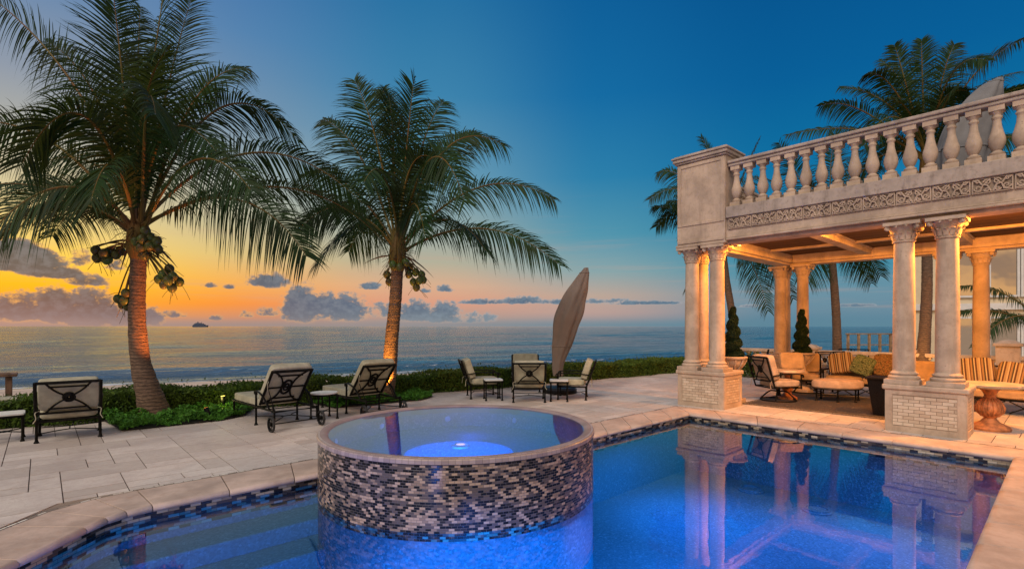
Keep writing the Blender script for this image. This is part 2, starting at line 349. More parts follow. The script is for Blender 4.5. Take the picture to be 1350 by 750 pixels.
M['stripe']=stripes('striped_fabric',ST)
def blotch(name,cols,sc=14):
    m,nt,bs=newmat(name); nt.links.new(ramp(nt,noise(nt,texco(nt),sc,4,0.6,1.5),cols,'CONSTANT').o,bs.inputs['Base Color']); bs.inputs['Roughness'].default_value=0.9; return m
M['floral']=blotch('floral_fabric',[(0,(0.12,0.06,0.025,1)),(0.42,(0.25,0.15,0.06,1)),(0.50,(0.04,0.04,0.02,1)),(0.6,(0.26,0.11,0.04,1))])
M['green_pat']=blotch('green_patterned_fabric',[(0,(0.05,0.10,0.05,1)),(0.45,(0.20,0.24,0.13,1)),(0.52,(0.03,0.05,0.025,1))])
M['rug']=blotch('dark_patterned_rug',[(0,(0.018,0.014,0.012,1)),(0.40,(0.05,0.038,0.03,1)),(0.52,(0.022,0.017,0.014,1)),(0.62,(0.16,0.12,0.085,1)),(0.67,(0.03,0.022,0.018,1))],9)
M['rug_edge']=blotch('rug_border',[(0,(0.02,0.015,0.012,1)),(0.48,(0.22,0.17,0.12,1)),(0.58,(0.04,0.03,0.02,1))],26)
def glass():
    m,nt,bs=newmat('window_glass'); bs.inputs['Base Color'].default_value=(0.62,0.56,0.46,1); bs.inputs['Roughness'].default_value=0.03; bs.inputs['Metallic'].default_value=1.0
    bs.inputs['Specular IOR Level'].default_value=1.0; bs.inputs['IOR'].default_value=2.6
    bump(nt,bs,noise(nt,texco(nt),0.8,2),0.1,0.05); return m
M['glass']=glass()

# ------------------------------------------------------------------ mesh builder
class MB:
    def __init__(q): q.v=[]; q.f=[]; q.uv=[]
    def add(q,vs,fs,mt=None,uvs=None):
        o=len(q.v)
        for p in vs:
            p=Vector(p); q.v.append(mt@p if mt is not None else p)
        for i,f in enumerate(fs):
            q.f.append(tuple(o+k for k in f)); q.uv.append(uvs[i] if uvs else None)
        return q
    def box(q,x0,x1,y0,y1,z0,z1,mt=None,uvbox=False):
        vs=[(x0,y0,z0),(x1,y0,z0),(x1,y1,z0),(x0,y1,z0),(x0,y0,z1),(x1,y0,z1),(x1,y1,z1),(x0,y1,z1)]
        fs=[(0,3,2,1),(4,5,6,7),(0,1,5,4),(1,2,6,5),(2,3,7,6),(3,0,4,7)]
        ax=[(0,1),(0,1),(0,2),(1,2),(0,2),(1,2)]
        uv=[[(vs[k][a],vs[k][b]) for k in f] for f,(a,b) in zip(fs,ax)] if uvbox else None
        return q.add(vs,fs,mt,uv)
    def cbox(q,c,sz,rz=0,mt=None):
        m=Matrix.Translation(c)@Matrix.Rotation(rz,4,'Z')
        if mt is not None: m=mt@m
        return q.box(-sz[0]/2,sz[0]/2,-sz[1]/2,sz[1]/2,-sz[2]/2,sz[2]/2,m)
    def lathe(q,prof,n=24,c=(0,0,0),mt=None,uv=False,a0=0,sq=False):
        vs=[];fs=[];us=[]
        full=2*math.pi
        for (r,z) in prof:
            for k in range(n):
                a=a0+full*k/n; vs.append((c[0]+r*math.cos(a),c[1]+r*math.sin(a),c[2]+z))
        L=0
        for i in range(len(prof)-1):
            r0,z0=prof[i]; r1,z1=prof[i+1]; dl=math.hypot(r1-r0,z1-z0); R=max(r0,r1)
            for k in range(n):
                k2=(k+1)%n
                fs.append((i*n+k,i*n+k2,(i+1)*n+k2,(i+1)*n+k))
                u0=R*full*k/n;u1=R*full*(k+1)/n
                us.append([(u0,L),(u1,L),(u1,L+dl),(u0,L+dl)])
            L+=dl
        q.add(vs,fs,mt,us if uv else None)
        if prof[0][0]>1e-4 and not uv: q.add([vs[k] for k in range(n)],[tuple(reversed(range(n)))],mt)
        if prof[-1][0]>1e-4 and not uv: q.add([vs[(len(prof)-1)*n+k] for k in range(n)],[tuple(range(n))],mt)
        return q
    def tube(q,pts,r,n=8,mt=None,flat=1.0):
        pts=[Vector(p) for p in pts]
        if not hasattr(r,'__len__'): r=[r]*len(pts)
        vs=[];fs=[]; up=Vector((0,0,1))
        pa=None
        for i,p in enumerate(pts):
            t=(pts[min(i+1,len(pts)-1)]-pts[max(i-1,0)])
            if t.length<1e-9: t=Vector((0,0,1))
            t.normalize()
            if pa is None:
                a=t.cross(up)
                if a.length<0.1: a=t.cross(Vector((1,0,0)))
            else: a=pa-t*pa.dot(t)
            a.normalize(); pa=a; b=t.cross(a)
            for k in range(n):
                g=2*math.pi*k/n; vs.append(p+(a*math.cos(g)+b*math.sin(g)*flat)*r[i])
        m=len(pts)
        for i in range(m-1):
            for k in range(n):
                k2=(k+1)%n; fs.append((i*n+k,i*n+k2,(i+1)*n+k2,(i+1)*n+k))
        fs.append(tuple(reversed(range(n)))); fs.append(tuple((m-1)*n+k for k in range(n)))
        return q.add(vs,fs,mt)
    def cushion(q,c,sz,mt=None,p=7,cuts=7,puff=0.0):
        """soft rounded block"""
        n=cuts; vs=[];fs=[];idx={}
        def vid(i,j,k):
            if (i,j,k) in idx: return idx[(i,j,k)]
            v=Vector((2*i/n-1,2*j/n-1,2*k/n-1)); v=Vector((math.sin(v.x*math.pi/2),math.sin(v.y*math.pi/2),math.sin(v.z*math.pi/2)))
            mx=max(abs(v.x),abs(v.y),abs(v.z)); pn=(abs(v.x)**p+abs(v.y)**p+abs(v.z)**p)**(1/p)
            v=v*(mx/pn)
            pf=1+puff*(1-v.x**2)*(1-v.y**2)
            idx[(i,j,k)]=len(vs); vs.append((c[0]+v.x*sz[0]/2,c[1]+v.y*sz[1]/2,c[2]+v.z*sz[2]/2*pf)); return len(vs)-1
        for a in range(n):
            for b in range(n):
                fs.append((vid(a,b,0),vid(a,b+1,0),vid(a+1,b+1,0),vid(a+1,b,0)))
                fs.append((vid(a,b,n),vid(a+1,b,n),vid(a+1,b+1,n),vid(a,b+1,n)))
                fs.append((vid(a,0,b),vid(a+1,0,b),vid(a+1,0,b+1),vid(a,0,b+1)))
                fs.append((vid(a,n,b),vid(a,n,b+1),vid(a+1,n,b+1),vid(a+1,n,b)))
                fs.append((vid(0,a,b),vid(0,a,b+1),vid(0,a+1,b+1),vid(0,a+1,b)))
                fs.append((vid(n,a,b),vid(n,a+1,b),vid(n,a+1,b+1),vid(n,a,b+1)))
        return q.add(vs,fs,mt)
    def obj(q,name,mat,parent=None,smooth=True,bevel=0.0,seg=2,ang=35):
        me=bpy.data.meshes.new(name); me.from_pydata([tuple(p) for p in q.v],[],q.f); me.materials.append(M[mat] if isinstance(mat,str) else mat)
        if any(u is not None for u in q.uv):
            ul=me.uv_layers.new(name='UVMap'); k=0
            for u,fc in zip(q.uv,q.f):
                for j in range(len(fc)):
                    if u: ul.data[k].uv=u[j]
                    k+=1
        if smooth:
            me.shade_smooth()
            me.set_sharp_from_angle(angle=R_(ang))
        o=bpy.data.objects.new(name,me); C.objects.link(o)
        if parent: o.parent=parent
        if bevel:
            b=o.modifiers.new('bevel','BEVEL'); b.width=bevel; b.segments=seg; b.limit_method='ANGLE'
        return o
def tag(o,label=None,cat=None,group=None,kind=None):
    if label: o['label']=label
    if cat: o['category']=cat
    if group: o['group']=group
    if kind: o['kind']=kind
    return o
def thing(name,label,cat,loc=(0,0,0),rz=0,group=None):
    o=bpy.data.objects.new(name,None); C.objects.link(o); o.location=loc; o.rotation_euler=(0,0,rz); o.empty_display_size=0.2
    return tag(o,label,cat,group)
def struct(name,mb,mat,**k):
    return tag(mb.obj(name,mat,**k),kind='structure')
def dup(root,loc,rz,label=None,group=None):
    r=root.copy(); C.objects.link(r); r.location=loc; r.rotation_euler=(0,0,rz)
    if label: r['label']=label
    if group: r['group']=group
    for ch in list(root.children):
        c=ch.copy(); C.objects.link(c); c.parent=r
        for g in ch.children:
            d=g.copy(); C.objects.link(d); d.parent=c
    return r
def bez(p0,p1,p2,n):
    return [p0*(1-t)**2+p1*2*t*(1-t)+p2*t*t for t in [i/n for i in range(n+1)]]
def arc3(pts,n=12):      # Catmull-Rom through points
    pts=[Vector(p) for p in pts]; P=[pts[0]*2-pts[1]]+pts+[pts[-1]*2-pts[-2]]; out=[]
    for i in range(1,len(P)-2):
        for k in range(n):
            t=k/n; a,b,c,d=P[i-1],P[i],P[i+1],P[i+2]
            out.append(0.5*((2*b)+(c-a)*t+(2*a-5*b+4*c-d)*t*t+(3*b-a-3*c+d)*t**3))
    out.append(pts[-1]); return out

# ================================================================== SETTING
# pool outline (water side of the coping)
WZ=-0.115
PX1=9.05; PY0=0.45; PYA=5.73; PYB=4.89; XS=4.6
pool=[(PX1,PY0),(PX1,PYB),(XS,PYB),(XS,PYA),(0.75,PYA),(0.55,5.70),(0.40,5.63),(0.25,5.48),(-0.14,5.04),(-1.7,3.1),(-1.7,PY0)]
def offset(poly,d):
    n=len(poly); out=[]
    for i in range(n):
        a=Vector(poly[i-1]);b=Vector(poly[i]);c=Vector(poly[(i+1)%n])
        e1=(b-a).normalized();e2=(c-b).normalized(); n1=Vector((e1.y,-e1.x));n2=Vector((e2.y,-e2.x))
        m=(n1+n2); m/= (1+n1.dot(n2)); out.append((b.x+m.x*d,b.y+m.y*d))
    return out
CW=0.60
cop_out=offset(pool,CW)
# coping stones: bullnose segments along each edge
def coping():
    mb=MB(); g=0.004
    prof=[(-CW,0.006),(-0.02,0.006),(0.012,0.0),(0.032,-0.018),(0.036,-0.036),(0.025,-0.055),(0.0,-0.062),(-CW,-0.062)]
    n=len(pool)
    for i in range(n):
        a=Vector(pool[i]); b=Vector(pool[(i+1)%n]); ao=Vector(cop_out[i]); bo=Vector(cop_out[(i+1)%n])
        L=(b-a).length; k=max(1,round(L/0.62)); e=(b-a).normalized(); nn=Vector((e.y,-e.x))
        for j in range(k):
            t0=j/k;t1=(j+1)/k
            def P(t,o,z,sg):
                inner=a.lerp(b,t); outer=ao.lerp(bo,t); f=(-o)/CW
                p=inner+(outer-inner)*f + e*(g*sg)
                return (p.x,p.y,z)
            vs=[P(t0,o,z,1) for o,z in prof]+[P(t1,o,z,-1) for o,z in prof]
            m=len(prof); fs=[(q,(q+1)%m,(q+1)%m+m,q+m) for q in range(m)]+[tuple(reversed(range(m))),tuple(range(m,2*m))]
            mb.add(vs,fs)
    return mb
struct('pool_coping',coping(),'coping',bevel=0.004,seg=1,ang=50)
# bed under joints
def ribbon(poly,z0,z1,off0=0.0):
    mb=MB(); p=offset(poly,off0) if off0 else poly; L=0; n=len(p)
    for i in range(n):
        a=p[i];b=p[(i+1)%n]; l=math.dist(a,b)
        mb.add([(a[0],a[1],z0),(b[0],b[1],z0),(b[0],b[1],z1),(a[0],a[1],z1)],[(0,1,2,3)],None,[[(L,z0),(L+l,z0),(L+l,z1),(L,z1)]])
        L+=l
    return mb
struct('waterline_tile',ribbon(pool,-0.27,-0.055),'waterline')
struct('pool_wall',ribbon(pool,-1.5,-0.268,0.002),'pebble')
fl=MB(); fl.add([(-2,0.2,-1.05),(9.3,0.2,-1.05),(9.3,6,-1.05),(-2,6,-1.05)],[(0,1,2,3)])
struct('pool_floor',fl,'pebble')
st_=MB()
st_.box(-2.4,XS,5.28,5.80,-1.5,-0.34); st_.box(-2.4,XS,4.88,5.278,-1.5,-0.50); st_.box(-2.4,XS,4.45,4.878,-1.5,-0.72)
struct('pool_steps',st_,'pebble',bevel=0.012)
wt=MB(); o1=offset(pool,0.03); wt.add([(x,y,WZ) for x,y in o1],[tuple(range(len(o1)))])
struct('pool_water',wt,'pool_water',smooth=False)
# mosaic strip behind the coping
mb=MB(); oa=offset(pool,CW+0.006); ob=offset(pool,CW+0.036); L=0
for i in range(len(pool)):
    j=(i+1)%len(pool); a,b,c,d=oa[i],oa[j],ob[j],ob[i]; l=math.dist(a,b)
    mb.add([(a[0],a[1],0.007),(b[0],b[1],0.007),(c[0],c[1],0.007),(d[0],d[1],0.007)],[(3,2,1,0)],None,[[(L,0.03),(L+l,0.03),(L+l,0),(L,0)]]); L+=l
struct('coping_strip',mb,'strip',smooth=False)
# pavers
def clip(poly,a,b,c):          # keep a*x+b*y<=c
    out=[]
    for i in range(len(poly)):
        p=poly[i];q=poly[(i+1)%len(poly)]; dp=a*p[0]+b*p[1]-c; dq=a*q[0]+b*q[1]-c
        if dp<=0: out.append(p)
        if (dp<0<dq) or (dq<0<dp):
            t=dp/(dp-dq); out.append((p[0]+(q[0]-p[0])*t,p[1]+(q[1]-p[1])*t))
    return out
OC=offset(pool,CW+0.04)
dA=Vector(OC[8]); dB=Vector(OC[9]); de=(dB-dA).normalized(); dn=(-de.y,de.x)    # diagonal
if dn[0]*1+dn[1]*4-(dn[0]*dA.x+dn[1]*dA.y)<0: dn=(-dn[0],-dn[1])               # dn points to the pool
dc=dn[0]*dA.x+dn[1]*dA.y
YA=OC[4][1]; YB=OC[1][1]; XP=OC[0][0]; YL=OC[0][1]; XL=OC[10][0]; XSO=OC[2][0]
def hedge_y(x): return 11.3-0.105*(x-0)   # front foot of the hedge
regions=[ [(0,-1,-YA),(-1,0,6),(1,0,19.4),(0.105,1,11.75)],
          [(0,-1,-YB),(0,1,YA),(-1,0,-XSO),(1,0,19.4)],
          [(0,1,YB),(-1,0,-XP),(1,0,19.4),(0,-1,3.5)],
          [(0,1,YA),(dn[0],dn[1],dc),(-1,0,6),(0,-1,-1.0)],
          [(0,1,YL),(-1,0,4),(1,0,XP),(0,-1,3.5)] ]
def pavers():
    mb=MB(); u=0.25; nx=103; ny=64; x0=-6.1; y0=-3.5; occ=np.zeros((nx,ny),bool); g=0.005
    sizes=[(3,2),(2,2),(2,3),(3,2),(2,1),(1,1),(4,2),(2,1),(1,2)]; rs=random.Random(3)
    for j in range(ny):
        for i in range(nx):
            if occ[i,j]: continue
            cand=sizes[:]; rs.shuffle(cand); cand.append((1,1))
            for (a,b) in cand:
                if i+a<=nx and j+b<=ny and not occ[i:i+a,j:j+b].any(): break
            occ[i:i+a,j:j+b]=True
            X0=x0+i*u+g;X1=x0+(i+a)*u-g;Y0=y0+j*u+g;Y1=y0+(j+b)*u-g
            dz=rs.uniform(-0.0008,0.0008)
            for rg in regions:
                p=[(X0,Y0),(X1,Y0),(X1,Y1),(X0,Y1)]
                for (aa,bb,cc) in rg:
                    p=clip(p,aa,bb,cc)
                    if len(p)<3: break
                if len(p)>=3:
                    ar=abs(sum(p[k][0]*p[(k+1)%len(p)][1]-p[(k+1)%len(p)][0]*p[k][1] for k in range(len(p))))/2
                    if ar<0.002: continue
                    n=len(p); vs=[(x,y,0.004+dz) for x,y in p]+[(x,y,-0.006) for x,y in p]
                    mb.add(vs,[tuple(range(n))]+[(k+n,(k+1)%n+n,(k+1)%n,k) for k in range(n)])
    return mb
struct('terrace_paving',pavers(),'paving',smooth=False)
gb=MB()
for rg in regions:
    p=[(-8,-4),(20,-4),(20,14),(-8,14)]
    for h in rg: p=clip(p,*h)
    if len(p)>=3: gb.add([(x,y,-0.004) for x,y in p],[tuple(range(len(p)))])
struct('terrace_base',gb,'grout',smooth=False)
# beach and sea
SH0=Vector((3.7,45.3)); SE=Vector((0.957,-0.290)); SN=Vector((0.290,0.957)); SEA=-2.5
bm_=MB(); us=[-400,-120,-60,-30,-15,0,10,20,30,45,60,90,140,400]; ss=[-60,-31.0,-30.6,-29.8,-24,-16,-10,-6,-3,0,3,12]
zs=[-0.35,-0.35,-0.40,-0.9,-1.15,-1.45,-1.8,-2.1,-2.32,-2.48,-2.7,-3.6]
vs=[];fs=[]
for j,(q,z) in enumerate(zip(ss,zs)):
    for i,uu in enumerate(us):
        p=SH0+SE*uu+SN*q; vs.append((p.x,p.y,z+ (random.uniform(-.05,.05) if 4<j<9 else 0)))
for j in range(len(ss)-1):
    for i in range(len(us)-1):
        k=j*len(us)+i; fs.append((k,k+1,k+1+len(us),k+len(us)))
# the terrace hollow keeps the near sheet below the pool
vs=[(x,y,-1.8) if (math.hypot(x-4,y-4)<60 and z>-0.38) else (x,y,z) for x,y,z in vs]
bm_.add(vs,fs); struct('beach',bm_,'sand')
gd=MB(); gd.add([(-3000,-3000,-4),(3000,-3000,-4),(3000,60,-4),(-3000,60,-4)],[(0,1,2,3)]); struct('ground',gd,'sand',smooth=False)
def seamesh():
    U=np.concatenate([[-20000,-4000,-800,-200],np.arange(-80,170,1.4),np.arange(172,420,8),[500,900,3000,9000,30000]])
    Sx=np.concatenate([np.arange(-2,26,0.35),np.arange(27,90,1.3),np.arange(90,220,2.6),np.arange(222,700,8.0),[800,1300,2500,5000,10000,20000,40000]])
    nU=len(U);nS=len(Sx); uu,ss=np.meshgrid(U,Sx)
    rr=np.random.RandomState(4)
    def wob(u,k): return sum(rr2.uniform(.3,1)*np.sin(u*f+rr2.uniform(0,6)) for f in k)
    rr2=random.Random(5)
    z=np.full(uu.shape,SEA); foam=np.zeros(uu.shape)
    for (c,wd,am,fo) in ((2.2,0.5,0.10,1.0),(6.5,1.1,0.42,0.55),(13.0,1.4,0.30,0.25),(21,1.6,0.20,0.0)):
        cc=c+0.6*wob(uu,(0.05,0.13,0.31)); am2=am*(0.75+0.25*wob(uu,(0.04,0.11,0.2)))
        d=(ss-cc)/wd; prof=np.exp(-np.where(d<0,(d*1.9)**2,d**2)); z=z+np.clip(am2,0.03,9)*prof
        foam=np.maximum(foam,fo*np.exp(-((ss-cc+wd*0.55)/(wd*0.55))**2)*np.clip(0.7+0.5*wob(uu,(0.07,0.19,0.4)),0,1.2))
    sw=np.zeros(uu.shape)
    for k in range(26):
        lam=rr.uniform(5,34); an=rr.normal()*0.22; ph=rr.uniform(0,6.28); kk=6.2832/lam
        sw+=lam*0.0022*np.sin(kk*(ss*math.cos(an)+uu*math.sin(an))+ph+1.2*np.sin(uu*rr.uniform(.01,.05)+ph))
    z=z+sw*np.clip((ss-8)/20,0,1)*np.clip((700-ss)/300,0,1)*(np.abs(uu)<420)
    foam=np.maximum(foam,0.85*np.exp(-((ss-0.6-0.5*wob(uu,(0.06,0.2,0.5)))/0.45)**2))
    P=[(SH0.x+SE.x*a+SN.x*b,SH0.y+SE.y*a+SN.y*b,c) for a,b,c in zip(uu.ravel(),ss.ravel(),z.ravel())]
    f=[(j*nU+i,j*nU+i+1,(j+1)*nU+i+1,(j+1)*nU+i) for j in range(nS-1) for i in range(nU-1)]
    mb=MB(); mb.add(P,f); o=mb.obj('sea','sea',ang=180)
    at=o.data.attributes.new('foam','FLOAT','POINT'); at.data.foreach_set('value',foam.ravel().astype(np.float32))
    tag(o,kind='structure')
seamesh()

# ================================================================== SPA
SC=Vector((3.53,4.74,0)); SR=1.52; RZ=0.525
spa=thing('raised_spa','round raised spa clad in dark and tan mosaic tiles rising from the pool','spa',(SC.x,SC.y,0))
MB().lathe([(SR,WZ-0.07),(SR,RZ-0.05)],128,uv=True).obj('tiled_wall','mosaic',spa)
MB().lathe([(SR-0.004,-1.4),(SR-0.004,WZ-0.07)],128,uv=True).obj('submerged_wall','pebble',spa)
MB().lathe([(SR+0.012,RZ-0.052),(SR+0.012,RZ-0.018),(SR,RZ-0.004),(SR-0.02,RZ)],128,uv=True).obj('tile_rim','mosaic_rim',spa)
MB().lathe([(SR-0.02,RZ),(SR-0.04,RZ+0.003),(SR-0.07,RZ-0.002),(SR-0.10,RZ-0.016),(SR-0.115,RZ-0.04),(SR-0.12,RZ-0.12)],128,uv=True).obj('overflow_lip','lip',spa,ang=80)
inn=MB().lathe([(SR-0.121,RZ-0.10),(SR-0.121,0.24),(1.30,0.20),(0.62,0.20),(0.60,0.17),(0.58,-0.35),(0.01,-0.35)],96,uv=True)
inn.obj('spa_basin','pebble',spa)
MB().lathe([(SR-0.10,0),(0.001,0)],96,(0,0,RZ-0.022),uv=True).obj('spa_water','spa_water',spa,smooth=False)
li=Vector((0.17,0.20,0))
MB().lathe([(0.11,0),(0.11,0.02),(0.085,0.03)],24,(li.x,li.y,0.205)).obj('light_ring','white_top',spa)
MB().lathe([(0.055,0),(0.001,0.004)],24,(li.x,li.y,0.237),uv=True).obj('light_lens',emis('spa_lamp_glow',(0.55,0.4,1,1),2.2),spa)
for a in (100,60,20,140,180): 
    aa=R_(a); MB().lathe([(0.04,0),(0.03,0.012),(0.0,0.014)],14,mt=Matrix.Translation((1.395*math.cos(aa),1.395*math.sin(aa),0.34))@Matrix.Rotation(aa,4,'Z')@Matrix.Rotation(R_(-90),4,'Y')).obj('jet','white_top',spa)
def plight(name,loc,e,c,r=0.08,parent=None,typ='POINT',rot=None,size=1.0,spot=None):
    l=bpy.data.lights.new(name,typ); l.energy=e; l.color=c
    if typ=='POINT': l.shadow_soft_size=r
    if typ=='SPOT': l.shadow_soft_size=r; l.spot_size=spot or R_(90); l.spot_blend=0.6
    if typ=='AREA': l.shape='DISK'; l.size=size
    o=bpy.data.objects.new(name,l); C.objects.link(o); o.location=loc
    if rot: o.rotation_euler=rot
    return o
BL=(0.0,0.13,1.0)
plight('spa_footwell_lamp',(SC.x,SC.y,-0.12),150,(0.0,0.13,1.0),0.1)
plight('spa_wall_lamp',(SC.x+F.x*0.9+RT.x*0.05,SC.y+F.y*0.9+RT.y*0.05,0.40),6.0,(0.02,0.10,1.0),0.05)
for x,y,e in ((2.2,1.7,80),(4.9,1.9,60),(7.6,1.7,45),(6.8,3.6,58),(0.6,3.4,34),(3.6,2.4,30)):
    plight('pool_lamp',(x,y,-0.24),e,(0.0,0.225,1.0),typ='AREA',size=1.9,rot=(0,0,0))
v_=(Vector((2.75,3.3,-0.95))-Vector((1.2,0.9,-0.30)))
plight('pool_lamp',(1.2,0.9,-0.30),1500,(0.0,0.225,1.0),0.08,typ='SPOT',rot=v_.to_track_quat('-Z','Y').to_euler(),spot=R_(46))
v_=(Vector((0.9,4.9,-0.80))-Vector((0.3,2.0,-0.30)))
plight('pool_lamp',(0.3,2.0,-0.30),380,(0.0,0.225,1.0),0.08,typ='SPOT',rot=v_.to_track_quat('-Z','Y').to_euler(),spot=R_(100))
v_=(Vector((4.4,3.4,-1.0))-Vector((5.4,0.9,-0.30)))
plight('pool_lamp',(5.4,0.9,-0.30),520,(0.0,0.225,1.0),0.08,typ='SPOT',rot=v_.to_track_quat('-Z','Y').to_euler(),spot=R_(46))
for (x,y) in ((8.35,2.5),(8.6,3.55)):
    d=thing('pool_drain','round pale drain cover on the pool floor, '+('nearer the viewer' if y<3 else 'nearer the corner columns'),'drain',(x,y,-1.05),0,'drain covers in the pool floor')
    MB().lathe([(0.20,0),(0.20,0.02),(0.16,0.03),(0.14,0.02),(0.0,0.022)],32).obj('drain_cover','pebble',d)
    MB().lathe([(0.17,0.02),(0.17,0.045),(0.145,0.045),(0.145,0.02)],32,uv=True).obj('drain_ring','pebble',d)

# ================================================================== PAVILION
pav=thing('pool_pavilion','stone poolside pavilion with paired columns, carved frieze and a balustraded roof terrace','pavilion',(9.85,5.6,0))
PO=Vector((9.85,5.6,0))
def pobj(mb,name,mat,parent=None,**k):
    mb.v=[Vector(v)-PO for v in mb.v]; return mb.obj(name,mat,parent or pav,**k)
def pedestal(x0,x1,y0,y1,ztop=0.74):
    b=MB(); c=0.035
    b.box(x0+c,x1-c,y0+c,y1-c,0,ztop-0.06)
    o=pobj(b,'pedestal','stone',bevel=0.006)
    t=MB(); t.box(x0-0.005,x1+0.005,y0-0.005,y1+0.005,ztop-0.085,ztop); t2=pobj(t,'pedestal_cap','stone',o,bevel=0.025,seg=3)
    p=MB(); e=0.10
    p.box(x0+c-0.004,x0+c+0.02,y0+c+e,y1-c-e,0.10,ztop-0.16,uvbox=True)
    p.box(x0+c+e,x1-c-e,y0+c-0.004,y0+c+0.02,0.10,ztop-0.16,uvbox=True)
    p.box(x0+c+e,x1-c-e,y1-c-0.02,y1-c+0.004,0.10,ztop-0.16,uvbox=True)
    p.box(x1-c-0.02,x1-c+0.004,y0+c+e,y1-c-e,0.10,ztop-0.16,uvbox=True)
    pobj(p,'brick_panel','brick',o,smooth=False)
    fr=MB()
    for (a0,a1,b0,b1,z0,z1) in ((x0+c-0.014,x0+c,y0+c,y0+c+e-0.005,0.0,ztop-0.087),(x0+c-0.014,x0+c,y1-c-e+0.005,y1-c,0.0,ztop-0.087),
                                (x0+c-0.014,x0+c,y0+c+e-0.005,y1-c-e+0.005,0,0.095),(x0+c-0.014,x0+c,y0+c+e-0.005,y1-c-e+0.005,ztop-0.155,ztop-0.087),
                                (x0+c,x0+c+e-0.005,y0+c-0.014,y0+c,0.0,ztop-0.087),(x1-c-e+0.005,x1-c,y0+c-0.014,y0+c,0.0,ztop-0.087),
                                (x0+c+e-0.005,x1-c-e+0.005,y0+c-0.014,y0+c,0,0.095),(x0+c+e-0.005,x1-c-e+0.005,y0+c-0.014,y0+c,ztop-0.155,ztop-0.087)):
        fr.box(a0,a1,b0,b1,z0,z1)
    pobj(fr,'panel_border','stone',o)
    return o
ZT=3.285
def column(x,y,z0=0.74):
    r=0.150; h=ZT
    sh=MB(); prof=[(r+0.055,0.075),(r+0.06,0.085),(r+0.06,0.115),(r+0.045,0.13),(r+0.02,0.14),(r+0.02,0.15),(r+0.035,0.158),(r+0.035,0.175),(r+0.012,0.19),(r,0.21)]
    H=h-z0
    for k in range(9):
        t=k/8; prof.append((r-0.018*t**1.6,0.21+t*(H-0.30-0.21)))
    sh.lathe(prof,40,(x,y,z0)); o=pobj(sh,'column','stone',ang=40)
    pb=MB(); pb.box(x-0.225,x+0.225,y-0.225,y+0.225,z0+0.001,z0+0.076); pobj(pb,'plinth','stone',o,bevel=0.006)
    cp=MB(); zc=h-0.31; rt_=r-0.018
    cp.lathe([(rt_+0.018,zc),(rt_+0.022,zc+0.02),(rt_+0.005,zc+0.03),(rt_+0.004,zc+0.10),(rt_+0.03,zc+0.17),(rt_+0.075,zc+0.24),(rt_+0.09,zc+0.25)],32,(x,y,0))
    cp.box(x-0.235,x+0.235,y-0.235,y+0.235,h-0.055,h-0.002)
    n=12
    for tier,(zz,ln,ou) in enumerate(((zc+0.035,0.11,0.05),(zc+0.09,0.155,0.10))):
        for k in range(n):
            a=2*math.pi*(k+0.5*tier)/n; ca,sa=math.cos(a),math.sin(a); r0=rt_+0.012
            prof3=[(r0,zz),(r0+0.012,zz+ln*0.5),(r0+ou*0.55,zz+ln*0.9),(r0+ou*0.95,zz+ln),(r0+ou,zz+ln*0.88)]
            L_=[];wd=[0.030,0.036,0.034,0.024,0.010]
            for (rr,z),w2 in zip(prof3,wd):
                for sg in (-1,0,1):
                    bl=0.010 if sg==0 else 0
                    L_.append((x+(rr+bl)*ca-sg*w2*sa,y+(rr+bl)*sa+sg*w2*ca,z))
            cp.add(L_,[(i*3+j,i*3+j+1,i*3+j+4,i*3+j+3) for i in range(4) for j in range(2)])
    for sx in (-1,1):
        for sy in (-1,1):
            cp.lathe([(0.0,-0.02),(0.035,-0.02),(0.042,0),(0.035,0.02),(0,0.02)],12,mt=Matrix.Translation((x+sx*0.185,y+sy*0.185,h-0.088))@Matrix.Rotation(R_(45)*sx*sy,4,'Z')@Matrix.Rotation(R_(90),4,'X'))
    pobj(cp,'capital','stone',o,ang=50)
pedestal(9.85,10.72,4.57,5.62); pedestal(9.85,10.66,0.98,2.02)
pedestal(14.65,15.55,4.50,5.66); pedestal(14.7,15.5,0.98,2.15)
for x,y in ((10.08,4.83),(10.08,5.37),(10.48,5.37),(10.10,1.78),(10.10,1.25),(15.0,4.83),(15.0,5.40),(15.34,5.40),(15.05,1.30),(15.05,1.86)): column(x,y)
YR=-2.2
# entablature (front, side, back)
e=MB()
e.box(9.93,10.42,YR,5.50,ZT+0.055,3.75); e.box(10.42,15.3,5.02,5.50,ZT+0.055,3.75); e.box(14.80,15.3,YR,5.02,ZT+0.055,3.75)
e.box(9.99,10.36,YR,5.44,ZT,ZT+0.055); e.box(10.36,15.24,5.08,5.44,ZT,ZT+0.055); e.box(14.86,15.24,YR,5.08,ZT,ZT+0.055)
pobj(e,'entablature','stone',bevel=0.012)
m_=MB(); m_.box(9.885,9.93,YR,4.56,3.335,3.375); m_.box(9.90,9.93,YR,4.56,3.375,3.40); pobj(m_,'moulding','stone',bevel=0.012,seg=3)
l_=MB(); l_.box(9.87,10.5,YR,4.56,3.765,3.985); l_.box(10.5,15.36,YR,5.53,3.80,3.985); pobj(l_,'terrace_ledge','stone_dark',bevel=0.012)
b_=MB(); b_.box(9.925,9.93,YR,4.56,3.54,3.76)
pobj(b_,'frieze_ground','frieze')
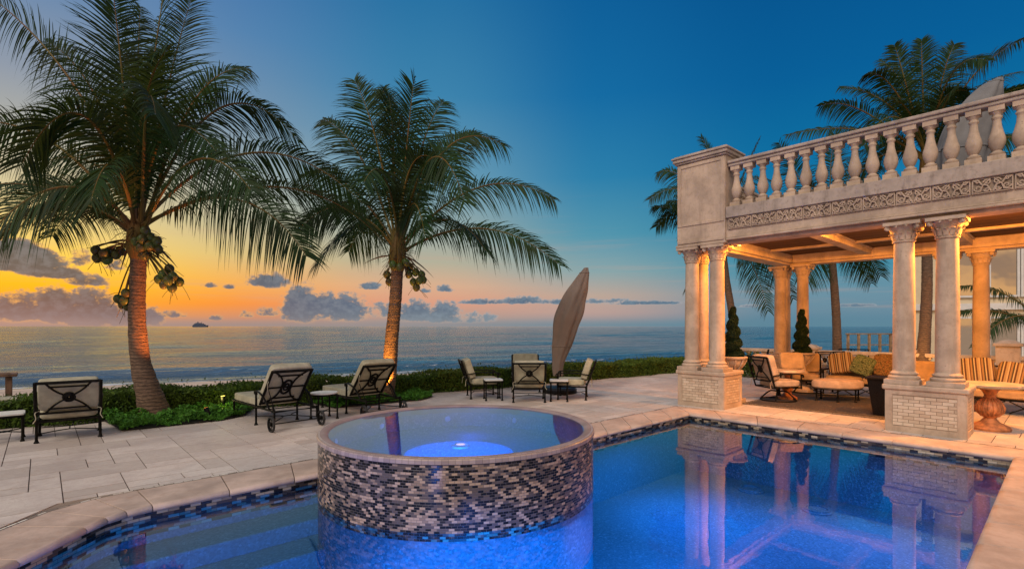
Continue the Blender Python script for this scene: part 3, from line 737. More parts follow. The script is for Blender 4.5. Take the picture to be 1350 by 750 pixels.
# carved frieze panels
def friezemesh():
    mb=MB(); wd=0.44
    for q_ in ((-wd/2+.006,-wd/2+.02,-.105,.105),(wd/2-.02,wd/2-.006,-.105,.105),(-wd/2+.02,wd/2-.02,-.105,-.094),(-wd/2+.02,wd/2-.02,.094,.105)): mb.box(-0.014,0.010,*q_)
    rs=random.Random(2)
    for sx in (-1,1):
        for k,(cy,cz,r0,ccw) in enumerate(((0.052,0.045,0.042,1),(0.15,-0.03,0.045,-1),(0.158,0.065,0.026,1),(0.06,-0.058,0.032,-1))):
            pts=[]
            for i in range(22):
                t=i/21; a=ccw*t*4.2*math.pi/1.5+rs.uniform(0,.05); r=r0*(1-0.85*t)
                pts.append((-0.016,sx*(cy+r*math.cos(a)),cz+r*math.sin(a)))
            mb.tube(pts,[0.0115*(1-0.4*i/21) for i in range(22)],5)
        mb.tube([(-0.014,sx*0.01,-0.09),(-0.018,sx*0.05,0.0),(-0.016,sx*0.11,0.02),(-0.018,sx*0.15,0.09),(-0.014,sx*0.20,0.085)],0.012,5)
        mb.tube([(-0.014,sx*0.2,-0.09),(-0.018,sx*0.12,-0.075),(-0.016,sx*0.10,0.0),(-0.014,sx*0.02,0.09)],0.010,5)
    return mb
fz=friezemesh(); first=None; y=4.52-0.22
while y>YR+0.2:
    if first is None:
        first=fz.obj('frieze_panel','stone',pav,ang=60); first['label']='square panel carved with curling leaves'; o=first
    else: o=first.copy(); C.objects.link(o); o.parent=pav
    o.location=Vector((9.915,y,3.652))-PO; y-=0.445
# corner pier above the first pedestal
pr=MB(); x0,x1,y0,y1=9.86,10.55,4.56,5.62
pr.box(x0+0.02,x1-0.02,y0+0.012,y1-0.02,3.34,5.02)
pier=pobj(pr,'corner_pier','stone',bevel=0.006)
q=MB(); q.box(x0-0.005,x1,y0-0.005,y1+0.005,3.287,3.338); pobj(q,'pier_base','stone',pier,bevel=0.012); q=MB(); q.box(x0-0.02,x1+0.02,y0-0.02,y1+0.02,5.022,5.06); q.box(x0-0.05,x1+0.05,y0-0.05,y1+0.05,5.061,5.13); q.box(x0-0.075,x1+0.075,y0-0.075,y1+0.075,5.131,5.17); q.box(x0-0.03,x1+0.03,y0-0.03,y1+0.03,5.171,5.20)
pobj(q,'pier_cornice','stone_dark',pier,bevel=0.012,seg=2)
q=MB()
for (a,b,c,d) in ((y0+0.03,y0+0.10,3.72,5.0),(y1-0.11,y1-0.04,3.72,5.0)): q.box(x0+0.004,x0+0.02,a,b,c,d)
q.box(x0+0.004,x0+0.02,y0+0.10,y1-0.11,4.93,5.0); q.box(x0+0.004,x0+0.02,y0+0.10,y1-0.11,3.72,3.78)
q.box(x0+0.004,x0+0.02,y0+0.03,y1-0.04,3.36,3.42)
pobj(q,'pier_panel_frame','stone',pier,bevel=0.006)
# ceiling and beams
c_=MB(); c_.box(10.42,14.80,YR,5.02,3.55,3.60); pobj(c_,'ceiling_boards','ceil')
for yy in (3.35,1.52,-0.5):
    b=MB(); b.box(10.42,14.8,yy-0.11,yy+0.11,3.40,3.55); b.box(10.42,14.8,yy-0.15,yy+0.15,3.51,3.548); pobj(b,'ceiling_beam','stone',bevel=0.01)
for xx in (11.4,13.4):
    b=MB(); b.box(xx-0.07,xx+0.07,YR,5.02,3.495,3.55); pobj(b,'ceiling_batten','stone',bevel=0.006)
# balustrade on the roof
def baluster_mesh(h=0.80,k=1.0):
    mb=MB(); w2=0.095*k
    mb.box(-w2,w2,-w2,w2,0,0.095*h/0.8)
    P=[(0.07,0.0951),(0.085,0.12),(0.085,0.135),(0.055,0.155),(0.05,0.17),(0.066,0.19),(0.092,0.26),(0.098,0.31),(0.092,0.36),(0.072,0.43),(0.053,0.52),(0.047,0.59),(0.048,0.62),(0.062,0.635),(0.062,0.65),(0.05,0.662),(0.052,0.69),(0.078,0.715),(0.078,0.725)]
    mb.lathe([(r*k,z*h/0.8) for r,z in P],20); mb.box(-w2*.9,w2*.9,-w2*.9,w2*.9,0.7251*h/0.8,h)
    return mb
bx=10.07
bal=baluster_mesh().obj('baluster','stone',pav,ang=50); y=4.43; first=True
while y>YR:
    if first: o=bal; first=False
    else: o=bal.copy(); C.objects.link(o); o.parent=pav
    o.location=Vector((bx,y,3.986))-PO; o.rotation_euler=(0,0,0); y-=0.2485
x=10.75
while x<15.2:
    o=bal.copy(); C.objects.link(o); o.parent=pav; o.location=Vector((x,5.30,3.986))-PO; x+=0.2485
r=MB(); r.box(bx-0.105,bx+0.105,YR,4.56,4.787,4.845); r.box(bx-0.135,bx+0.135,YR,4.56,4.8455,4.905); pobj(r,'top_rail','stone_dark',bevel=0.018,seg=3)
r=MB(); r.box(10.56,15.3,5.20,5.40,4.787,4.845); r.box(10.56,15.3,5.17,5.43,4.8455,4.905); pobj(r,'top_rail','stone_dark',bevel=0.018,seg=3)
# ceiling lanterns that light the room
AMB=(1.0,0.36,0.045)
for (x,y,en) in ((10.56,4.3,200),(10.56,2.6,210),(10.62,0.42,800)):
    sx=1 if x<12 else -1
    ln=MB().lathe([(0.0,-0.05),(0.035,-0.045),(0.045,0.0),(0.03,0.03),(0.0,0.04)],14,(x-0.06,y,3.47)); o=pobj(ln,'lantern',emis('lantern_glow',(1,0.50,0.12,1),3))
    plight('pavilion_lamp',(x+0.10*sx,y,3.36),en,AMB,0.07)

# terrace-edge balustrade towards the sea
tb=thing('terrace_balustrade','low stone balustrade with square piers along the far edge of the terrace','balustrade',(19.0,8.6,0))
TO=Vector((19.0,8.6,0))
bm2=baluster_mesh(0.62,0.95).obj('baluster','stone',tb,ang=50); y=8.45; k=0
while y>-3:
    o=bm2 if k==0 else bm2.copy()
    if k: C.objects.link(o); o.parent=tb
    o.location=Vector((19.0,y,0.12))-TO; y-=0.27; k+=1
r=MB(); r.box(18.85-19,19.15-19,-3-8.6,8.6-8.6,0,0.118); r.obj('base_kerb','stone',tb,bevel=0.01)
r=MB(); r.box(-0.14,0.14,-11.6,0,0.742,0.86); r.obj('top_rail','stone',tb,bevel=0.02)
for yy in (8.75,5.9,3.3,1.1,-1.2):
    r=MB(); r.box(-0.24,0.24,yy-8.6-0.24,yy-8.6+0.24,0,0.88 if yy>2 else 1.12); r.obj('pier','stone',tb,bevel=0.01)
    z=0.88 if yy>2 else 1.12
    r=MB(); r.box(-0.29,0.29,yy-8.6-0.29,yy-8.6+0.29,z,z+0.08); r.lathe([(0.34,0),(0.2,0.07),(0.0,0.1)],4,(0,yy-8.6,z+0.08),a0=R_(45)); r.obj('pier_cap','stone',tb,bevel=0.01)

# ================================================================== PALMS
def frond(name,P0,P1,P2,parent,org,width=0.75,nl=60,seed=0,dry=False,droop=0.5,mat=None,lw=0.0125):
    rs=random.Random(seed); P0,P1,P2=[Vector(p)-org for p in (P0,P1,P2)]
    n=nl; pts=bez(P0,P1,P2,n); L=sum((pts[i+1]-pts[i]).length for i in range(n))
    lm=MB()
    roll=rs.uniform(0.25,1.15)*rs.choice((-1,1))
    if rs.random()<0.65:                       # most blades are rolled broadside to the viewer
        pm=pts[int(n*0.6)]; Tm=(pts[int(n*0.6)+1]-pts[int(n*0.6)-1]).normalized(); sm_=Tm.cross(Vector((0,0,1)))
        if sm_.length>0.15:
            sm_.normalize(); um=sm_.cross(Tm).normalized(); best=-1
            for q_ in (-1.0,-0.7,-0.4,0.4,0.7,1.0):
                v3=abs((sm_*math.cos(q_)+um*math.sin(q_)).dot(RT))+abs((sm_*math.cos(q_)+um*math.sin(q_)).z)
                if v3>best: best=v3; roll=q_+rs.uniform(-.15,.15)
    for i in range(int(n*0.13),n+1):
        t=i/n; p=pts[i]; T=(pts[min(i+1,n)]-pts[max(i-1,0)]).normalized()
        side=T.cross(Vector((0,0,1)))
        if side.length<0.15: side=T.cross(Vector((RT.x,RT.y,0.3)))
        side.normalize(); up=side.cross(T).normalized()
        s2=side*math.cos(roll)+up*math.sin(roll); up=s2.cross(T).normalized(); side=s2
        prof=math.sin(min(1,(t-0.08)/0.42)*math.pi/2)*(1-0.62*max(0,(t-0.5)/0.5)**1.6)
        ln0=width*prof*1.08
        for sg in (-1,1):
            for rep in range(2):
                ln=ln0*rs.uniform(0.84,1.10)*(0.64+0.40*abs(T.z))
                if rs.random()<0.03: continue
                fwd=0.38+0.75*t**2+rs.uniform(-0.12,0.12)
                vup=rs.uniform(0.05,0.45)*(1-0.6*t)
                d=(side*sg+T*fwd+up*vup).normalized()
                w0=lw*rs.uniform(0.8,1.2)
                q0=p+T*(L/n*(rep*0.5+rs.uniform(-0.1,0.1))); dr=(0.25+droop*(1-abs(T.z))**0.7)*ln*rs.uniform(0.6,1.5)
                prev=[];K=5; wax=d.cross(up).normalized()
                wax=(wax+up*rs.uniform(-0.5,0.5)).normalized()
                for k in range(K+1):
                    u=k/K; c=q0+d*(ln*u)+Vector((0,0,-1))*dr*u**2.2
                    wv=w0*(1-u**2.5)*(0.6+0.4*min(1,u*5)) 
                    prev.append((c-wax*wv,c+wax*wv))
                vs=[x for pr_ in prev for x in pr_]
                lm.add(vs,[(2*k,2*k+1,2*k+3,2*k+2) for k in range(K)])
    o=lm.obj(name,mat or ('palm_dry' if dry else 'palm'),parent,smooth=False)
    rr=MB(); rr.tube(pts,[0.034*(1-0.9*(i/n)) *(1.6 if i<3 else 1) for i in range(n+1)],6)
    rr.obj('stem','rachis',o)
    return o
def palm(label,base,trunk_pts,radii,fronds,crown,name='coconut_palm',nuts=(),fw=0.75,rand=0,seed=1,nl=60,Lr=3.2,group='coconut palms around the terrace',droop=0.5,lw=0.0125):
    org=Vector(base); t=thing(name,label,'palm tree',org,0,group)
    tp=arc3(trunk_pts,10); n=len(tp); rad=list(np.interp(np.linspace(0,1,n),np.linspace(0,1,len(radii)),radii))
    tb_=MB(); rs=random.Random(seed)
    dense=[];rd=[]
    for i in range(n-1):
        seg=tp[i+1]-tp[i]; m=max(1,int(seg.length/0.03))
        for k in range(m):
            dense.append(tp[i]+seg*(k/m)); rd.append((rad[i]+(rad[i+1]-rad[i])*k/m)*(1+0.035*rs.uniform(-1,1)))
    dense.append(tp[-1]); rd.append(rad[-1])
    tb_.tube([p-org for p in dense],rd,20); tb_.obj('trunk','trunk',t,ang=180)
    cr=Vector(crown)
    bt=MB()
    for k in range(9):
        a=2*math.pi*k/9+0.3; d=Vector((math.cos(a),math.sin(a),0)); p=tp[-1]-org
        bt.tube([p+d*rad[-1]*0.7+Vector((0,0,-0.12)),p+d*rad[-1]*1.25+Vector((0,0,0.10)),p+d*rad[-1]*1.1+Vector((0,0,0.45)),p+d*0.05+Vector((0,0,0.8))],[0.05,0.07,0.05,0.03],8,flat=0.6)
    bt.obj('crown_shaft','rachis',t)
    for i,(p1,p2) in enumerate(fronds):
        st=cr+Vector((rs.uniform(-.06,.06),rs.uniform(-.06,.06),rs.uniform(-.15,.1)))
        frond('frond',st,p1,p2,t,org,fw,nl,seed*100+i,droop=droop,lw=lw)
    for i in range(rand):
        a=rs.uniform(0,2*math.pi); elv=rs.uniform(0.15,1.25); d=Vector((math.cos(a)*math.cos(elv),math.sin(a)*math.cos(elv),math.sin(elv)))
        L_=Lr*rs.uniform(0.85,1.1); p1=cr+d*L_*0.6; p2=cr+Vector((d.x,d.y,0)).normalized()*L_*(0.55+0.35*math.cos(elv))+Vector((0,0,L_*(math.sin(elv)*0.9-0.25)))
        frond('frond',cr,p1,p2,t,org,fw,nl,seed*100+50+i,droop=droop,lw=lw)
    if nuts:
        c0=cr-org+Vector((0,0,-0.12))
        for (dx_,dz_,L2) in ((1.0,-0.75,0.75),(-0.35,-1.3,0.55),(0.45,-0.5,0.5),(-0.8,-0.25,0.6),(0.15,-1.2,0.45)):
            p0=c0+RT*(0.12 if dx_>0 else -0.12); p2=p0+(RT*dx_-F*0.25*rs.random()+Vector((0,0,dz_))).normalized()*L2*1.15; p1=(p0+p2)/2+Vector((0,0,0.12))
            m=MB(); m.tube(bez(p0,p1,p2,8),[0.02,0.035,0.045,0.045,0.04,0.032,0.022,0.012,0.003],7,flat=0.35); m.obj('dry_spathe','palm_dry',t)
        fb=MB()
        for k in range(70):
            a_=rs.uniform(0,6.28); p0=c0+Vector((math.cos(a_)*.12,math.sin(a_)*.12,rs.uniform(-.1,.2))); p2=p0+Vector((math.cos(a_)*rs.uniform(.05,.35),math.sin(a_)*rs.uniform(.05,.35),rs.uniform(-.45,.05)))
            fb.tube(bez(p0,(p0+p2)/2+Vector((0,0,.08)),p2,3),0.0045,3)
        fb.obj('crown_fibre','palm_dry',t)
    for i,(cx,ry_) in enumerate(nuts):
        p=Vector(cx)-org
        nb=MB(); rot=Matrix.Rotation(rs.uniform(-.5,.5),4,'X')@Matrix.Rotation(rs.uniform(-.5,.5),4,'Y')
        nb.lathe([(0.0,-ry_*1.15),(ry_*0.45,-ry_*1.0),(ry_*0.85,-ry_*0.5),(ry_,0.0),(ry_*0.9,ry_*0.5),(ry_*0.55,ry_*0.95),(ry_*0.2,ry_*1.12),(0,ry_*1.14)],12,mt=Matrix.Translation(p)@rot)
        nb.obj('coconut','nut',t)
    if nuts:
        sm=MB()
        for i,(cx,ry_) in enumerate(nuts):
            p=Vector(cx)-org; p0=(cr-org)+Vector((0,0,-0.25)); m=(p+p0)/2+Vector((0,0,0.18))
            sm.tube(bez(p0,m,p+Vector((0,0,ry_)),6),0.012,5)
            for k in range(3):
                e2=p+Vector((rs.uniform(-.25,.25),rs.uniform(-.25,.25),rs.uniform(-.35,.05))); sm.tube(bez(p,(p+e2)/2+Vector((0,0,.05)),e2,3),0.004,4)
        sm.obj('fruit_stalks','rachis',t)
    return t
d1=9.1
def V(px,py,dd=0,d=d1): return W(px,py,d+dd)
cr1=V(183,308)
fr1=[((115,70,.2),(-45,-25,.4)),((75,130,-.2),(-75,165,-.4)),((118,40,-1.6),(30,215,-2.0)),((60,205,.3),(-80,262,.5)),((85,170,-1.2),(-30,330,-1.2)),
 ((195,110,.3),(222,-45,.6)),((165,120,-.3),(148,-18,-.2)),((215,120,.2),(252,0,.9)),((282,45,.2),(392,185,.4)),((330,120,.5),(478,268,.9)),
 ((320,205,-.5),(402,335,-.8)),((385,185,.3),(505,318,.2)),((70,215,-.6),(5,312,-.5)),((250,140,-1.4),(330,250,-2.0)),((190,60,-1.5),(205,150,-2.6)),
 ((215,100,1.2),(285,130,2.8)),((130,160,1.0),(30,230,2.2)),
 ((150,150,-1.3),(120,265,-2.2)),((180,80,.8),(185,10,2.0)),((115,230,.8),(70,310,1.8)),((140,90,.1),(60,55,.6)),((240,90,0),(320,90,.5)),
 ((205,95,-.4),(285,200,-.9)),((175,110,-.6),(225,60,-1.4)),((190,120,.4),(160,60,1.2))]
n1=[]
for (x,y,dd) in [(119,329,0),(121,341,0),(132,334,-.1),(142,331,.05),(137,344,0),(150,336,0),(157,330,.1),(128,340,.1),
   (193,302,-.25),(200,312,-.2),(188,315,-.28),(210,318,-.2),(199,325,-.25),(186,328,-.25),(178,318,-.2),(212,330,-.15),(190,340,-.2),
   (219,361,-.1),(233,364,-.15),(220,376,-.1),(232,381,-.12),(243,372,0),(212,368,0),(226,370,-.25),(228,352,0),
   (165,385,-.1),(153,394,0),(163,397,-.1),(168,405,0),(160,402,.1)]:
    cx_,cy_=((142,336) if x<160 and y<350 else (160,396) if x<170 and y>380 else (227,369) if y>350 else (197,320)); n1.append((V(cx_+(x-cx_)*0.86+(182-cx_)*0.10,cy_+(y-cy_)*0.86,dd),0.080))
palm('tall coconut palm at the left with heavy coconut clusters, in the lit planting bed',(1.50,11.02,0),[(1.50,11.02,0.0),W(197,520,d1),W(186,480,d1),W(181,430,d1),W(181,388,d1),W(183,335,d1)],[0.27,0.20,0.155,0.135,0.125,0.125],
     [(V(a[0],a[1],a[2]),V(b[0],b[1],b[2])) for a,b in fr1],cr1,nuts=n1,fw=0.98,seed=11,nl=64,lw=0.0135,droop=0.45)
# dry spathes hanging under the crown
d2=11.4
def V2(px,py,dd=0): return W(px,py,d2+dd)
cr2=V2(526,330)
fr2=[((500,165,0),(468,108,.3)),((535,190,.1),(546,104,.3)),((575,135,0),(664,192,.3)),((630,200,.2),(728,262,.3)),((640,262,-.2),(736,348,-.3)),((480,250,0),(415,352,-.2)),
 ((480,180,.3),(428,158,.7)),((565,120,-1.4),(612,262,-2.3)),((455,205,.4),(396,232,.9)),((452,235,-.2),(398,300,-.6)),((510,180,-1.2),(480,240,-2.2)),
 ((515,160,.8),(505,118,1.4)),((555,160,.9),(585,135,1.6)),((590,250,-1.0),(640,330,-1.8)),
 ((490,260,.8),(460,330,1.4)),((530,170,-.3),(580,215,-1.0)),((545,220,-.9),(560,310,-2.0)),((570,190,.3),(625,175,.9)),((520,160,.2),(512,125,.6))]
n2=[(V2(x,y,dd),0.084) for x,y,dd in [(539,362,0),(548,359,0),(556,362,0),(553,370,-.1),(545,372,0),(549,379,0),(558,369,0),(540,353,.1),(510,362,0),(513,372,0),(527,352,-.3),(518,349,-.3),(535,346,-.25)]]
palm('middle coconut palm behind the wheeled loungers, trunk lit orange at its foot',(5.62,10.32,0),[(5.62,10.32,0.0),W(513,490,d2),W(517,440,d2),W(521,400,d2),W(524,352,d2)],[0.20,0.165,0.145,0.135,0.13],
     [(V2(a[0],a[1],a[2]),V2(b[0],b[1],b[2])) for a,b in fr2],cr2,nuts=n2,fw=0.88,seed=21,nl=56,lw=0.0145,droop=0.45)
# palms behind the pavilion
def P3(label,basepx,based,tp,topd,crown,fr,rad,rand,seed,Lr,fw=0.8):
    b=W(basepx,430,based); b.z=0
    pts=[b]+[W(x,y,based+(topd-based)*i/len(tp)) for i,(x,y) in enumerate(tp,1)]
    c=W(crown[0],crown[1],topd)
    palm(label,b,pts,rad,[(W(a[0],a[1],topd+a[2]),W(q_[0],q_[1],topd+q_[2])) for a,q_ in fr],c,rand=rand,seed=seed,Lr=Lr,fw=fw,nl=50,lw=0.0155)
P3('slim leaning coconut palm behind the corner columns and first spiral topiary',974,20,[(966,420),(958,370),(953,330)],20,(951,312),
   [((915,220,0),(858,262,0)),((905,250,0),(866,298,.5)),((900,210,.5),(868,228,1)),((955,230,0),(925,182,0)),((975,240,0),(1000,186,0)),((1000,300,0),(1045,392,0)),((990,320,0),(1012,408,-1)),((1000,270,0),(1040,330,0)),((930,330,0),(905,380,1)),((975,215,1),(1020,240,2)),((1010,320,-1),(1050,350,-2))],[0.18,0.14,0.125,0.12],8,31,3.0)
P3('straight coconut palm rising beside the back columns of the pavilion',1104,18,[(1103,430),(1100,380),(1097,345)],18,(1096,328),
   [((1125,290,0),(1160,362,0)),((1120,310,0),(1148,372,1)),((1065,300,0),(1052,368,0)),((1075,330,0),(1066,372,-1)),((1060,240,0),(1028,190,0)),((1090,230,0),(1100,180,0)),((1130,250,0),(1160,220,0)),((1050,280,0),(1010,260,0)),((1110,250,1),(1130,200,2))],[0.16,0.135,0.125,0.12],9,41,3.2)
P3('coconut palm with crown above the roof balustrade, trunk between the right columns',1214,15,[(1219,440),(1222,380),(1222,300),(1222,230)],15,(1222,208),
   [((1130,120,0),(1082,140,0)),((1150,150,0),(1040,178,.5)),((1175,80,0),(1140,100,0)),((1190,90,0),(1180,62,0)),((1215,90,0),(1215,55,0)),((1240,90,0),(1258,60,0)),((1270,80,0),(1352,52,0)),((1265,110,0),(1345,95,1)),((1245,60,-1),(1300,80,-2)),((1160,180,0),(1120,250,0)),((1290,170,0),(1360,240,0)),((1180,110,-1),(1140,190,-1.5)),((1200,100,1),(1160,80,2)),((1230,110,-.5),(1275,120,-1)),((1185,120,0),(1110,115,.5)),((1205,130,-.4),(1170,130,-1))],[0.20,0.15,0.135,0.125,0.12],9,51,2.7,0.66)
P3('low palm at the right edge reaching across the neighbouring house',1385,17,[(1385,470),(1382,455)],17,(1382,435),
   [((1330,370,0),(1264,378,0)),((1320,400,0),(1262,412,.5)),((1340,390,-.5),(1285,455,-.5)),((1400,350,0),(1440,400,0)),((1380,360,0),(1370,320,0)),((1410,400,0),(1450,460,0))],[0.15,0.13,0.12],0,61,2.2,0.42)

# ================================================================== HEDGE, BEDS
def leaves(n,sampler,size,seed):
    rs=np.random.RandomState(seed); P=sampler(rs,n); N=len(P)
    d=rs.normal(size=(N,3)); d/=np.linalg.norm(d,axis=1)[:,None]; a=rs.normal(size=(N,3)); b=np.cross(d,a); b/=np.linalg.norm(b,axis=1)[:,None]
    sz=size*rs.uniform(0.6,1.4,size=(N,1)); l=d*sz; w2=b*sz*0.42; nrm=np.cross(d,b)*sz*0.15
    vs=np.stack([P-l,P-w2+nrm,P+l,P+w2+nrm],1).reshape(-1,3)
    mb=MB(); mb.v=[tuple(v) for v in vs]; mb.f=[(4*i,4*i+1,4*i+2,4*i+3) for i in range(N)]; mb.uv=[None]*N
    return mb
HX0,HX1=-6.0,18.6
def hedge_center(x): return 11.85-0.125*x+0.0012*(x-8)**2*0
def hs(rs,n):
    x=HX0+(HX1-HX0)*rs.rand(n); k=rs.rand(n)
    w_=0.46; h_=0.48+0.03*np.sin(x*1.7)+0.03*np.sin(x*4.3+1)
    face=rs.rand(n); dep=np.abs(rs.normal(size=n))*0.05
    bulge=0.06*np.sin(x*2.3)+0.05*np.sin(x*5.1)
    y=np.where(face<0.42,-(w_+bulge)+dep,np.where(face<0.55,(w_)-dep,-w_+2*w_*rs.rand(n)))
    z=np.where(face<0.55,h_*rs.rand(n)**0.9,h_-dep+0.02*rs.normal(size=n))
    z=z+np.where(rs.rand(n)<0.05,rs.exponential(0.045,n),0)
    cy=11.85-0.125*x
    return np.stack([x,cy+y,z],1)
hd=leaves(80000,hs,0.033,3)
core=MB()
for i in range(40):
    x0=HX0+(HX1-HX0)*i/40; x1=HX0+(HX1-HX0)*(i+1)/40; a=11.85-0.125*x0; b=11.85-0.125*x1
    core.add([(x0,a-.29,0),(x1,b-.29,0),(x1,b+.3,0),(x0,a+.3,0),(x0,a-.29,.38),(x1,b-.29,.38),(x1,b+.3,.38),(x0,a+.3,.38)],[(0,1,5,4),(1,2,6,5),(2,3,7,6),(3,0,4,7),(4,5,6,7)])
HO=Vector((6,11.1,0))
hg=thing('clipped_hedge','long low clipped green hedge along the seaward edge of the terrace','hedge',HO)
for m2,nm,mt_ in ((hd,'foliage','hedge'),(core,'inner_twigs','hedge_core')):
    m2.v=[Vector(v)-HO for v in m2.v]; m2.obj(nm,mt_,hg,smooth=False)
def bed(label,outline,n,seed,zt=0.16,name='groundcover_bed'):
    def smp(rs,n):
        xs=[p[0] for p in outline]; ys=[p[1] for p in outline]; out=[]
        while len(out)<n:
            x=rs.uniform(min(xs),max(xs)); y=rs.uniform(min(ys),max(ys)); ins=False
            for i in range(len(outline)):
                a=outline[i-1];b=outline[i]
                if (a[1]>y)!=(b[1]>y) and x<(b[0]-a[0])*(y-a[1])/(b[1]-a[1])+a[0]: ins=not ins
            if ins: out.append((x,y,zt*(0.55+0.45*math.sin(x*9)*math.sin(y*8))*rs.uniform(0.3,1.15)+0.02))
        return np.array(out)
    t=thing(name,label,'planting bed',(outline[0][0],outline[0][1],0)); o=Vector((outline[0][0],outline[0][1],0))
    lv=leaves(n,smp,0.034,seed); lv.v=[Vector(v)-o for v in lv.v]; lv.obj('foliage','bed',t,smooth=False)
    so_=MB(); so_.add([Vector((x,y,0.03))-o for x,y in outline],[tuple(range(len(outline)))]); so_.obj('soil','soil',t,smooth=False)
bed('bright green groundcover bed around the foot of the left palm',[(0.92,10.02),(2.30,9.98),(2.75,10.25),(3.0,10.75),(3.1,11.2),(0.75,11.5)],9000,5,0.2)
bed('small groundcover patch beside the foot of the middle palm',[(4.3,9.95),(6.2,9.72),(6.7,10.0),(6.9,10.7),(4.2,11.0)],7000,6,0.18)
# garden spotlights (lit in the photograph)
def spotlamp(label,loc,tgt,e,c,spot=70):
    t=thing('garden_spotlight',label,'garden light',loc)
    v=(Vector(tgt)-Vector(loc)).normalized(); rot=v.to_track_quat('Z','Y').to_matrix().to_4x4()
    MB().tube([(0,0,-0.02),(0,0,0.10)],0.012,8).obj('stake','black',t)
    hd_=MB().lathe([(0.02,0),(0.035,0.02),(0.04,0.12),(0.046,0.13),(0.046,0.14)],16,mt=Matrix.Translation((0,0,0.10))@rot); hd_.obj('lamp_head','black',t)
    MB().lathe([(0.036,0),(0.0,0.003)],16,mt=Matrix.Translation((0,0,0.10))@rot@Matrix.Translation((0,0,0.143)),uv=True).obj('lens',emis('garden_lamp_glow',(c[0],c[1],c[2],1),5),t)
    p=Vector(loc)+Vector((0,0,0.10))+v*0.16
    plight('garden_lamp',p,e,c,0.03,typ='SPOT',rot=v.to_track_quat('-Z','Y').to_euler(),spot=R_(spot))
spotlamp('small black spotlight in the bed shining up the left palm',(2.15,10.15,0.0),(1.42,11.0,2.2),800,(1,0.27,0.05),55)
spotlamp('small black spotlight in the hedge foot by the left palm glowing yellow',(2.52,10.75,0.10),(2.3,10.8,2.0),5,(1,0.80,0.12),120)
plight('garden_lamp_low',(2.45,10.72,0.28),3.0,(1,0.85,0.2),0.05)
spotlamp('small black spotlight shining up the middle palm trunk',(5.25,9.95,0.0),(5.68,10.35,0.9),650,(1,0.38,0.05),70)
plight('palm_uplight',W(1205,470,14.3),60,(1,0.5,0.15),0.06)

# ================================================================== FURNITURE
def back_pattern(mb,W2,H,org,vx,vz,r=0.014,kind=0):
    """cast back: frame, arcs and medallion laid on the plane org + vx*u + vz*v"""
    P=lambda u,v,o=0:Vector(org)+Vector(vx)*u*W2+Vector(vz)*v*H+Vector(vx).cross(Vector(vz)).normalized()*o
    mb.tube([P(-1,0),P(-1,1.02)],r*1.5,8); mb.tube([P(1,0),P(1,1.02)],r*1.5,8); mb.tube([P(-1,1),P(1,1)],r*1.5,8); mb.tube([P(-1,0.02),P(1,0.02)],r*1.2,8)
    for z in (0.16,0.86): mb.tube([P(-0.62,z),P(0.62,z)],r,6)
    if kind==0:
        mb.tube(arc3([P(-0.72,1),P(-0.4,0.72),P(0,0.56),P(0.4,0.72),P(0.72,1)],6),r,6)
        mb.tube(arc3([P(-0.72,0.02),P(-0.4,0.30),P(0,0.46),P(0.4,0.30),P(0.72,0.02)],6),r,6)
        mb.tube([P(0.17*math.cos(a),0.51+0.13*math.sin(a)) for a in [2*math.pi*k/16 for k in range(17)]],r*1.3,6)
        mb.tube([P(0.09*math.cos(a),0.51+0.07*math.sin(a)) for a in [2*math.pi*k/16 for k in range(17)]],r*1.6,6)
    else:
        mb.tube([P(-1,0.5),P(1,0.5)],r,6)
        for sx in (-1,1):
            mb.tube(arc3([P(sx*0.85,1),P(sx*0.42,0.80),P(sx*0.22,0.5),P(sx*0.42,0.2),P(sx*0.85,0.02)],6),r,6)
        mb.tube([P(0.24*math.cos(a),0.5+0.21*math.sin(a)) for a in [2*math.pi*k/20 for k in range(21)]],r*1.3,6)
        mb.tube([P(0.12*math.cos(a),0.5+0.10*math.sin(a)) for a in [2*math.pi*k/16 for k in range(17)]],r,6)
def leg(mb,x,y,h,r=0.017):
    mb.lathe([(r*1.7,0),(r*1.9,0.012),(r*1.2,0.035),(r,0.06),(r,h-0.05),(r*1.4,h-0.04),(r*1.4,h-0.02),(r,h)],12,(x,y,0))
